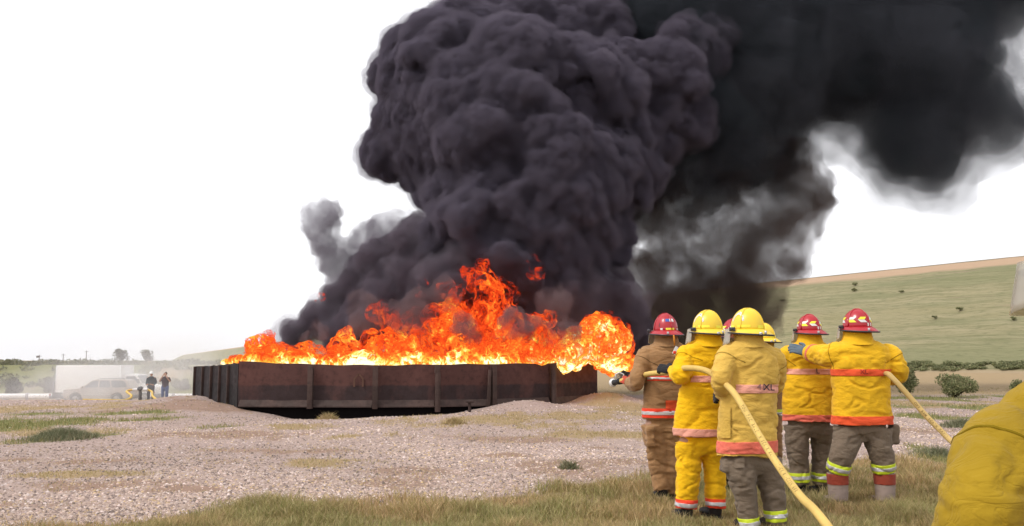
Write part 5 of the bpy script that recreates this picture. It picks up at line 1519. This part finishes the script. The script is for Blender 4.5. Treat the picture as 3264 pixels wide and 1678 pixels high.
def build_truck():
    Y = 67.0; xl = at(205, 1150, Y)[0]; xb = at(408, 1150, Y)[0]; xf = at(516, 1150, Y)[0]; g = gz((xl + xf) / 2, Y)
    zt = at(300, 1165, Y)[2]; W = 2.3
    T = empty('box_truck', ((xl + xf) / 2, Y, g)); tag(T, 'white box truck behind the tan car, half veiled by pale smoke', 'truck')
    mb = MB(); mb.box(((xl + xb) / 2, Y, (g + .72 + zt) / 2), (xb - xl, W, zt - g - .72), None, .04); obj('cargo_box', sharp(mb.mesh()), V_WHT, T)
    for x in (xl + .03, xb - .03):
        mb = MB(); mb.box((x, Y - W / 2 - .004, (g + .72 + zt) / 2), (.07, .02, zt - g - .74)); obj('corner_post', mb, plain('aluminium_post', (.60, .60, .62), .4, .5, .4), T)
    mb = MB(); mb.box(((xl + xb) / 2, Y - W / 2 - .006, g + .76), (xb - xl, .03, .09)); obj('bottom_rail', mb, V_GRY, T)
    mb = MB(); mb.box((xl - .18, Y, g + 1.0), (.10, W * .96, 1.25), None, .02); obj('lift_gate', mb, V_GRY, T)
    mb = MB(); mb.box((xl - .30, Y, g + .45), (.35, W * .9, .18), None, .03); obj('rear_bumper', mb, V_GRY, T)
    mb = MB(); mb.box((xl - .46, Y - .9, g + .62), (.05, .22, .14), None, .015); obj('tail_lamp', mb, L_RED, T)
    for s_ in (-.4, .4):
        mb = MB(); mb.box(((xl + xf) / 2, Y + s_, g + .58), (xf - xl - .4, .10, .2)); obj('chassis_rail', mb, V_GRY, T)
    k = xb + .08; L = xf - k
    prof = [(k, g + .45), (k, g + 2.10), (k + .12, g + 2.16), (k + L * .40, g + 2.12), (k + L * .60, g + 1.42), (k + L * .92, g + 1.28), (xf - .02, g + 1.16), (xf, g + .45)]
    mb = MB(); prism(mb, prof, Y - 1.0, Y + 1.0, .10); obj('cab', sharp(bevelled(mb, .05), 40), V_WHT, T)
    V = [(k + L * .10, g + 1.45), (k + L * .10, g + 1.98), (k + L * .37, g + 1.98), (k + L * .53, g + 1.45)]
    mb = MB(); mb.add([(x, Y - 1.0 + .10 * (z - g - .45) / 1.71 - .014, z) for x, z in V] + [(x, Y - 1.0 + .10 * (z - g - .45) / 1.71 + .01, z) for x, z in V], [(0, 1, 2, 3)] + [(i, i + 4, (i + 1) % 4 + 4, (i + 1) % 4) for i in range(4)]); obj('window', mb, GLASS, T, smooth=False)
    mb = MB(); mb.add([(k + L * .415, Y + s_ * .82, g + 2.03) for s_ in (-1, 1)] + [(k + L * .60, Y + s_ * .9, g + 1.45) for s_ in (1, -1)] + [(k + L * .425, Y + s_ * .82, g + 2.04) for s_ in (-1, 1)] + [(k + L * .61, Y + s_ * .9, g + 1.46) for s_ in (1, -1)], [(0, 1, 2, 3), (7, 6, 5, 4), (0, 4, 5, 1), (1, 5, 6, 2), (2, 6, 7, 3), (3, 7, 4, 0)]); obj('windscreen', mb, GLASS, T, smooth=False)
    mb = MB(); mb.box((k + L * .40, Y - .985, g + .95), (.012, .02, .9)); mb.box((k + L * .08, Y - .985, g + .95), (.012, .02, .9)); obj('door_seam', mb, V_GRY, T)
    mb = MB(); mb.box((k + L * .15, Y - 1.0, g + 1.28), (.14, .03, .04)); obj('door_handle', mb, V_GRY, T)
    mb = MB(); mb.box((xf + .03, Y, g + .55), (.22, 2.0, .26), None, .04); obj('front_bumper', mb, V_GRY, T)
    mb = MB(); mb.box((xf - .05, Y - .86, g + .98), (.16, .26, .24), None, .02); obj('headlight', mb, L_CLR, T)
    mb = MB(); mb.box((xf - .10, Y - .97, g + .80), (.16, .06, .12), None, .015); obj('turn_signal', mb, L_ORG, T)
    mb = MB(); mb.box((k + L * .50, Y - 1.12, g + 1.62), (.10, .2, .32), None, .03); obj('door_mirror', mb, V_GRY, T)
    for x in (xl + 1.05, k + L * .68):
        for s_ in (-1, 1): wheel(T, (x, Y + s_ * .92, g + .40), .40, .26, s_)
build_truck()
# white pipeline on low blocks
def build_pipeline():
    Y = 71.5
    for k, (xa, xb) in enumerate(((-260, 96), (100, 560), (564, 900))):
        a, b = at(xa, 1150, Y), at(xb, 1150, Y); g = gz(a[0], Y)
        n_ = ['left length of white pipe lying behind the box truck, cut by the picture edge', 'middle length of white pipe lying behind the box truck and tan car', 'right length of white pipe running behind the pit wall'][k]
        Pp = empty('pipe_section', ((a[0] + b[0]) / 2, Y, g)); tag(Pp, n_, 'pipe', 'white pipeline')
        zc = -1.42
        mb = MB(); mb.tube([(a[0], Y, zc), (b[0], Y, zc)], .225, 24); obj('pipe', sharp(mb.mesh()), PIPE, Pp)
        mb = MB(); mb.tube([(b[0] - .12, Y, zc), (b[0] + .02, Y, zc)], .27, 24); obj('flange', sharp(mb.mesh()), plain('grey_flange', (.42, .39, .41), .6), Pp)
        for t_ in (.2, .8):
            x = a[0] + (b[0] - a[0]) * t_; gg = gz(x, Y); mb = MB(); mb.box((x, Y, (gg + zc - .2) / 2), (.3, .5, max(.12, zc - .18 - gg)), None, .02); obj('support_block', mb, plain('concrete_block', (.35, .32, .30), .9), Pp)
build_pipeline()
# two onlookers
def onlooker(x, top, D, hat, shirt, trou, label, arms_up):
    k = ppm(D); c = at(x, 1150, D); g = gz(c[0], D); Hh = 1.74
    P = empty('person', (c[0], D, g)); tag(P, label, 'person')
    def p(dx, z, dy=0): return np.array([c[0] + dx, D + dy, g + z])
    hd = p(0, 1.62)
    ar = [[(-.19, 1.40, 0, .058), (-.27, 1.13, .02, .048), (-.20, 1.0, -.16, .040), (-.12, 1.02, -.24, .034)], [(.19, 1.40, 0, .058), (.27, 1.13, .02, .048), (.20, 1.0, -.16, .040), (.12, 1.02, -.24, .034)]]
    if arms_up:
        ar = [[(-.19, 1.40, 0, .058), (-.30, 1.20, -.06, .048), (-.17, 1.40, -.18, .040), (-.08, 1.55, -.17, .034)], [(.19, 1.40, 0, .058), (.30, 1.20, -.06, .048), (.17, 1.40, -.18, .040), (.08, 1.55, -.17, .034)]]
    arms = [[np.append(p(q[0], q[1], q[2]), q[3]) for q in a] for a in ar]
    legs = [[np.append(p(s_ * .10, .92), .095), np.append(p(s_ * .12, .50, -.02), .07), np.append(p(s_ * .13, .09), .05)] for s_ in (-1, 1)]
    mb = MB(); mb.ell(hd, (.078, .10, .118), None, 3); mb.ell(hd + np.array([0, -.10, -.02]), (.014, .02, .025)); mb.tube([hd - np.array([0, 0, .08]), p(0, 1.42)], [.055, .07], 12)
    mb.loft([ring(p(0, z), a, b, n=20) for z, a, b in ((1.46, .09, .07), (1.40, .19, .11), (1.2, .18, .12), (1.0, .165, .115), (.88, .175, .12))])
    for a in arms: limb(mb, a, 12)
    for l in legs: limb(mb, l, 12)
    for a in arms:
        d_ = end_dir(a); d_ /= np.linalg.norm(d_); e = a[-1][:3]
        mb.ell(e + d_ * .05, (.035, .035, .045))
        for q in range(4): mb.tube([e + d_ * .06 + np.array([.02 * (q - 1.5), 0, 0]), e + d_ * .14 + np.array([.022 * (q - 1.5), 0, 0])], .011, 6)
    for s_ in (-1, 1): mb.ell(p(s_ * .13, .045, -.07), (.05, .13, .045))
    body = obj('body', evaluated(mb.mesh(), [m_remesh(.014), m_smooth(2)]), SKIN, P)
    mb = MB(); mb.loft([ring(p(0, z), a, b, n=24) for z, a, b in ((1.49, .08, .075), (1.43, .19, .12), (1.2, .205, .14), (1.0, .195, .138), (.84, .20, .145))])
    for a in arms: limb(mb, [np.append(q[:3], q[3] * 1.35) for q in a[:3 if not arms_up else 2]], 14, end=False)
    obj('shirt', evaluated(mb.mesh(), [m_remesh(.018), m_smooth(2), displace([dict(type='noise', scale=6, amp=.015, detail=2, seed=x)])]), shirt, P)
    mb = MB(); mb.loft([ring(p(0, z), a, b, n=24) for z, a, b in ((.98, .175, .125), (.84, .19, .135), (.76, .17, .12))])
    for l in legs: limb(mb, [np.append(q[:3], q[3] * 1.2 + .008) for q in l], 14, end=False)
    obj('trousers', evaluated(mb.mesh(), [m_remesh(.018), m_smooth(2), displace([dict(type='noise', scale=6, amp=.02, detail=2, seed=x)])]), trou, P)
    for s_ in (-1, 1):
        mb = MB(); mb.ell(p(s_ * .13, .05, -.07), (.057, .14, .052)); mb.tube([p(s_ * .13, .04), p(s_ * .13, .16)], [.06, .058], 12); obj('boot', evaluated(mb.mesh(), [m_remesh(.014), m_smooth(2)]), RUB, P)
    if hat:
        mb = MB(); n_ = 28
        mb.loft([ring(hd + np.array([0, .0, z]), a, b, n=n_) for z, a, b in ((.03, .165, .19), (.042, .165, .19), (.045, .115, .138), (.10, .110, .132), (.155, .07, .085), (.175, .02, .025))]); obj('hard_hat', mb, H_WHT, P)
    else:
        mb = MB(); mb.ell(hd + np.array([0, .018, .03]), (.088, .105, .105)); obj('hair', evaluated(mb.mesh(), [displace([dict(type='noise', scale=20, amp=.01, seed=3)])]), plain('brown_hair', (.05, .03, .02), .7), P)
onlooker(485, 1188, 53, True, cloth('dark_green_work_cloth', (.035, .05, .055), .1), cloth('dark_navy_cloth', (.03, .032, .045), .1), 'distant person in dark work clothes and white hard hat beside the car', False)
onlooker(530, 1200, 53, False, cloth('dark_red_black_cloth', (.045, .028, .035), .1), cloth('blue_denim', (.06, .10, .24), .1), 'distant person in dark shirt and blue jeans with hands raised to the face', True)
# hydrant with two hoses
HY = 51.0; hb = at(452, 1150, HY); hg = gz(hb[0], HY)
hyd = empty('monitor_stand', (hb[0], HY, hg)); tag(hyd, 'grey water monitor on a pipe stand between the two yellow hoses', 'water monitor')
mb = MB(); mb.tube([(hb[0], HY, hg - .1), (hb[0], HY, hg + .62)], .09, 14); obj('riser', sharp(mb.mesh()), V_GRY, hyd)
mb = MB(); mb.tube([(hb[0], HY, hg + .6), (hb[0], HY, hg + .68), (hb[0], HY, hg + .78), (hb[0], HY, hg + .86)], [.10, .19, .17, .06], 16); obj('bonnet', mb, V_GRY, hyd)
for s_ in (-1, 1):
    mb = MB(); mb.tube([(hb[0], HY, hg + .66), (hb[0] + s_ * .42, HY, hg + .68)], .10, 12); obj('outlet', sharp(mb.mesh()), plain('white_fitting', (.7, .68, .68), .5), hyd)
def ghose(pts, label):
    d = dense([np.array(q) for q in pts], 8); mb = MB(); mb.tube(d, .06, 10); tag(obj('fire_hose', mb, HOSE_Y), label, 'hose')
def G(px, py_z, Y): 
    q = at(px, 1150, Y); return (q[0], Y, gz(q[0], Y) + py_z)
ghose([(hb[0] - .42, HY, hg + .68), (hb[0] - .7, HY - .2, hg + .58), G(425, .30, 49.5), G(405, .07, 48.5), G(360, .06, 47.5), G(270, .06, 47)], 'distant yellow hose dropping left from the water monitor to the grass')
ghose([(hb[0] + .42, HY, hg + .68), (hb[0] + .7, HY - .1, hg + .55), G(492, .30, 50), G(512, .07, 49.5), G(560, .06, 49.8), G(640, .06, 50)], 'distant yellow hose dropping right from the water monitor to the grass')
# ------------------------------------------------------------------ shrubs, trees, poles
LEAF = tint_mat('leaves', rough=.7, spec=.2, trans=.35)
BARK = plain('bark', (.10, .075, .055), .9, .1, 0, .2, 12, .5)
def leaf_cloud(cs, rs, n, size, pal, flat=.8):
    """leaf-sized faces spread through several clumps"""
    V, Fc, C = [], [], []
    w = np.array(rs) ** 2; w = w / w.sum()
    idx = rng.choice(len(cs), n, p=w)
    d = rng.normal(size=(n, 3)); d /= np.linalg.norm(d, axis=1)[:, None]
    rad = rng.uniform(.35, 1.0, n) ** .6
    P = np.array(cs)[idx] + d * (np.array(rs)[idx] * rad)[:, None] * np.array([1, 1, flat])
    a = rng.normal(size=(n, 3)); a /= np.linalg.norm(a, axis=1)[:, None]
    b = np.cross(a, rng.normal(size=(n, 3))); b /= np.linalg.norm(b, axis=1)[:, None]
    s = size * rng.uniform(.6, 1.4, n)[:, None]
    V = np.stack([P - a * s, P + b * s * .45, P + a * s, P - b * s * .45], 1).reshape(-1, 3)
    F_ = (np.arange(n) * 4)[:, None] + np.array([[0, 1, 2, 3]])
    c = pal[rng.integers(0, len(pal), n)] * rng.uniform(.7, 1.25, (n, 1)) * (.75 + .35 * rng.random(len(cs))[idx])[:, None]
    return tri_mesh('leaves', V, F_, np.repeat(c, 4, 0))
PAL_B = np.array([[.10, .115, .055], [.14, .15, .075], [.18, .185, .095], [.22, .21, .115], [.12, .13, .065]])
PAL_P = np.array([[.15, .16, .085], [.20, .20, .11], [.25, .235, .14]])
def bush(name, px, D, w, h, n, size, label, cat='bush', group=None, pal=PAL_B, lumps=9, trunk=False, g=None, lift=0.0):
    c = at(px, 1150, D); z = (gz(c[0], D) if g is None else g)
    B_ = empty(name, (c[0], D, z)); tag(B_, label, cat, group)
    cs, rs = [], []
    for k in range(lumps):
        a = random.uniform(0, 6.28); r = random.uniform(0, .42)
        hh = random.uniform(.25, .80) if k else .62
        cs.append((c[0] + math.cos(a) * r * w * (1.15 - .5 * hh), D + math.sin(a) * r * w * .8, z + lift + h * hh)); rs.append(random.uniform(.17, .30) * min(w, h * 1.6))
    obj('foliage' if not trunk else 'crown', leaf_cloud(cs, rs, n, size, pal), LEAF, B_, smooth=False)
    mb = MB()
    if trunk:
        mb.tube([(c[0], D, z - .2), (c[0] + .05, D, z + lift + h * .3), (c[0], D, z + lift + h * .8)], [.16 * w / 3, .12 * w / 3, .03], 10)
    for q in cs[:7]:
        b0 = np.array([c[0], D, z + (lift + h * .25 if trunk else -.05)]); mb.tube([b0, (b0 + np.array(q)) / 2 + np.array([.05, 0, .06]), q], [.035 * w / 2, .022 * w / 2, .008], 7)
    obj('trunk' if trunk else 'stems', mb, BARK, B_)
bush('bush', 3030, 35, 2.0, .85, 5200, .045, pal=PAL_B * 2.1, label='wide grey green bush in the dry field right of the large firefighter', lumps=13)
bush('bush', 2890, 36, 1.25, 1.3, 3800, .045, pal=PAL_B * 2.1, label='tall green bush just right of the large firefighter\'s elbow', lumps=10)
bush('bush', 3250, 36, 1.2, .6, 1800, .045, pal=PAL_B * 2.1, label='small bush in the dry field at the right edge above the olive shoulder')
bush('bush', 52, 76, 1.5, 1.7, 2600, .09, 'round dark shrub on the green bank left of the box truck', lumps=10)
bush('bush', 160, 78, 2.0, 1.3, 1500, .09, 'low shrub on the bank behind the left end of the box truck', pal=PAL_P)
bush('bush', 590, 80, 2.4, 1.0, 1500, .09, 'pale shrub on the bank beside the pit wall', pal=PAL_P)
def weed(px, D, w, h, n, label, pal):
    """a tuft of leaning narrow leaves"""
    c = at(px, 1150, D); X = c[0] + rng.normal(0, w * .30, n); Y = D + rng.normal(0, w * .30, n)
    r = np.hypot(X - c[0], Y - D) / w
    hh = h * np.clip(1.15 - 1.1 * r, .25, 1) * rng.uniform(.5, 1.15, n)
    V, Fc, cc = blades(n, X, Y, hh, rng.uniform(.2, 1.3, n), .0022 + .00022 * D, pal, 'w')
    W_ = empty('weed_clump', (c[0], D, gz(c[0], D))); tag(W_, label, 'weed')
    o = obj('leaves', tri_mesh('leaves', V, Fc, cc), GRASS_MAT, W_, smooth=False); tag(o, kind='stuff')
PAL_W = np.array([[.20, .22, .13], [.26, .27, .16], [.32, .32, .20], [.17, .19, .10], [.36, .32, .20]])
weed(210, 16.6, .95, .24, 3200, 'low grey green weed clump on the gravel at left', PAL_W)
for px_, D_, w_, h_, n_, l_ in ((2420, 24, .6, .22, 700, 'small weed by the nearest coat hem on the gravel'), (2975, 13.6, .6, .2, 900, 'grass tuft on the pale gravel right of the pale boots'), (2425, 16, .5, .16, 600, 'low weed between the firefighters on the gravel'), (3050, 19.5, .7, .22, 900, 'brownish weed on the gravel under the tan hose'), (1812, 12.0, .22, .15, 400, 'tiny green weed on the brown dirt patch left of the tan trousers'), (1450, 20, .45, .2, 500, 'dry tan tuft on the gravel in front of the pit wall'), (1050, 22.5, .4, .2, 450, 'dry yellowish tuft at the gravel edge under the pit wall')):
    weed(px_, D_, w_, h_, n_, l_, PAL_W if 'dry' not in l_ else PAL_DRY)
# shrubs dotted over the embankment slope and the dark band at its foot
hill_o = bpy.data.objects['hill']; hill_bv = bvh_of(hill_o)
def hill_at(px, py):
    d = Vector(at(px, py, 1.0) - np.array([0, 0, CAMZ])).normalized(); h = hill_bv.ray_cast(Vector((0, 0, CAMZ)), d); return h[0]
for px_, py_, w_, l_ in ((3068, 990, 2.6, 'lone dark shrub high on the embankment at right'), (2988, 1014, 1.8, 'small shrub on the embankment left of the lone dark shrub'), (2733, 909, 2.6, 'shrub just under the tan strip of the embankment above the large firefighter'), (2728, 928, 2.6, 'shrub below another near the top of the embankment'), (2880, 932, 1.6, 'tiny shrub on the embankment upper slope, middle right'), (3240, 1020, 2.2, 'shrub on the embankment at the right edge near the clear visor'), (2500, 960, 2.0, 'shrub on the embankment beside the brown smoke')):
    h_ = hill_at(px_, py_)
    if h_:
        bush('shrub', CX + h_[0] / h_[1] * F, h_[1], w_ * .55, w_ * .18, 420, .08, l_, 'shrub', 'shrubs on the embankment', g=h_[2], lumps=9, pal=PAL_B * 1.9)
cs, rs = [], []
for k in range(110):
    px_ = random.choice((random.gauss(2900, 40), random.gauss(3010, 35), random.gauss(3110, 45), random.gauss(3230, 30), random.uniform(2300, 2840))); h_ = hill_at(px_, random.uniform(1158, 1182))
    if h_: cs.append((h_[0], h_[1], h_[2] + .15)); rs.append(random.uniform(.25, .85))
o = obj('undergrowth', leaf_cloud(cs, rs, 14000, .13, PAL_B * 1.9, .3), LEAF, smooth=False); tag(o, 'band of dark green undergrowth along the foot of the embankment', 'undergrowth', kind='stuff')
cs, rs = [], []
for k in range(330):
    X_ = random.uniform(-100, -24); Y_ = random.uniform(80, 105); cs.append((X_, Y_, gz(X_, Y_) + .1)); rs.append(random.uniform(.4, 1.3))
o = obj('scrub', leaf_cloud(cs, rs, 42000, .14, PAL_P * 1.1, .45), LEAF, smooth=False); tag(o, 'low green scrub covering the bank behind the white pipeline', 'scrub', kind='stuff')
bush('tree', 384, 190, 3.0, 3.2, 1500, .20, 'darker of the two far trees on the skyline above the box truck', 'tree', 'far trees on the skyline', trunk=True, lift=.4, lumps=24, g=.6)
bush('tree', 466, 230, 3.2, 3.4, 1300, .22, 'fainter far tree on the skyline right of the truck cab', 'tree', 'far trees on the skyline', trunk=True, lift=.4, lumps=24, g=.6, pal=PAL_P)
POLE = plain('weathered_pole', (.22, .19, .18), .9, .1)
for px_, top_, l_ in ((46, 1142, 'leftmost far pole on the skyline, plain and short'), (126, 1132, 'far pole with a side box on the skyline left of the truck'), (202, 1128, 'thin far pole on the skyline at the truck\'s rear edge'), (276, 1118, 'tallest far pole on the skyline above the truck box')):
    c = at(px_, top_, 260); mb = MB(); mb.tube([(c[0], 260, -1), (c[0], 260, c[2])], [.16, .11], 8)
    P_ = empty('utility_pole', (c[0], 260, 0)); tag(P_, l_, 'pole', 'far utility poles'); obj('mast', mb, POLE, P_)
    mb = MB(); mb.box((c[0], 260, c[2] - .35), (1.3, .1, .1)); obj('crossarm', mb, POLE, P_)
    if px_ == 126: mb = MB(); mb.box((c[0] - .5, 260, c[2] - .5), (.7, .4, .6), None, .05); obj('transformer', mb, POLE, P_)
c = at(352, 1163, 240); fb = empty('shed', (c[0], 240, c[2])); tag(fb, 'far low shed with dull red roof on the skyline', 'shed')
mb = MB(); mb.box((c[0], 240, c[2] - .5), (6, 4, 1.6)); obj('wall', mb, plain('shed_wall', (.4, .34, .33), .9), fb)
mb = MB(); prism(mb, [(c[0] - 3.3, c[2] + .3), (c[0], c[2] + 1.0), (c[0] + 3.3, c[2] + .3)], 237.8, 242.2); obj('roof', mb, plain('red_roof', (.28, .09, .08), .8), fb, smooth=False)
# ------------------------------------------------------------------ pale smoke drifting low round the truck
def mist_mat(name, dens, alb, ctr, rad):
    m = newmat(name); N, L = m.node_tree.nodes, m.node_tree.links
    t = NT(m)
    mp = N.new('ShaderNodeMapping'); mp.inputs['Location'].default_value = tuple(-c_ / r_ for c_, r_ in zip(ctr, rad)); mp.inputs['Scale'].default_value = tuple(1 / r_ for r_ in rad)
    L.new(t.pos, mp.inputs['Vector'])
    ln = N.new('ShaderNodeVectorMath'); ln.operation = 'LENGTH'; L.new(mp.outputs[0], ln.inputs[0])
    fall = t.rng(ln.outputs['Value'], .15, 1.0, 1, 0)
    nz_ = t.rng(t.noise(.35, 4, .6), .32, .68)
    d = t.math('MULTIPLY', t.math('MULTIPLY', fall, nz_), dens)
    s = N.new('ShaderNodeVolumeScatter'); s.inputs['Color'].default_value = (*alb, 1); L.new(d, s.inputs['Density'])
    L.new(s.outputs[0], t.out.inputs['Volume']); return m
def mist(px, py, D, rx, ry, rz, dens, label):
    c = at(px, py, D); mb = MB(); mb.ell(c, (rx, ry, rz), sub=3)
    o = obj('mist', mb, mist_mat('pale_smoke', dens, (.97, .94, .99), c, (rx, ry, rz))); tag(o, label, 'smoke', kind='stuff')
mist(250, 1245, 52, 7.5, 4, 1.9, .30, 'pale lilac smoke drifting low in front of the car and truck')
mist(400, 1205, 57, 9.5, 8, 3.6, .08, 'thin pale smoke hanging round the truck cab and bank')
mist(560, 1180, 68, 8.5, 9, 4.5, .09, 'faint pale smoke between the onlookers and the pit wall')
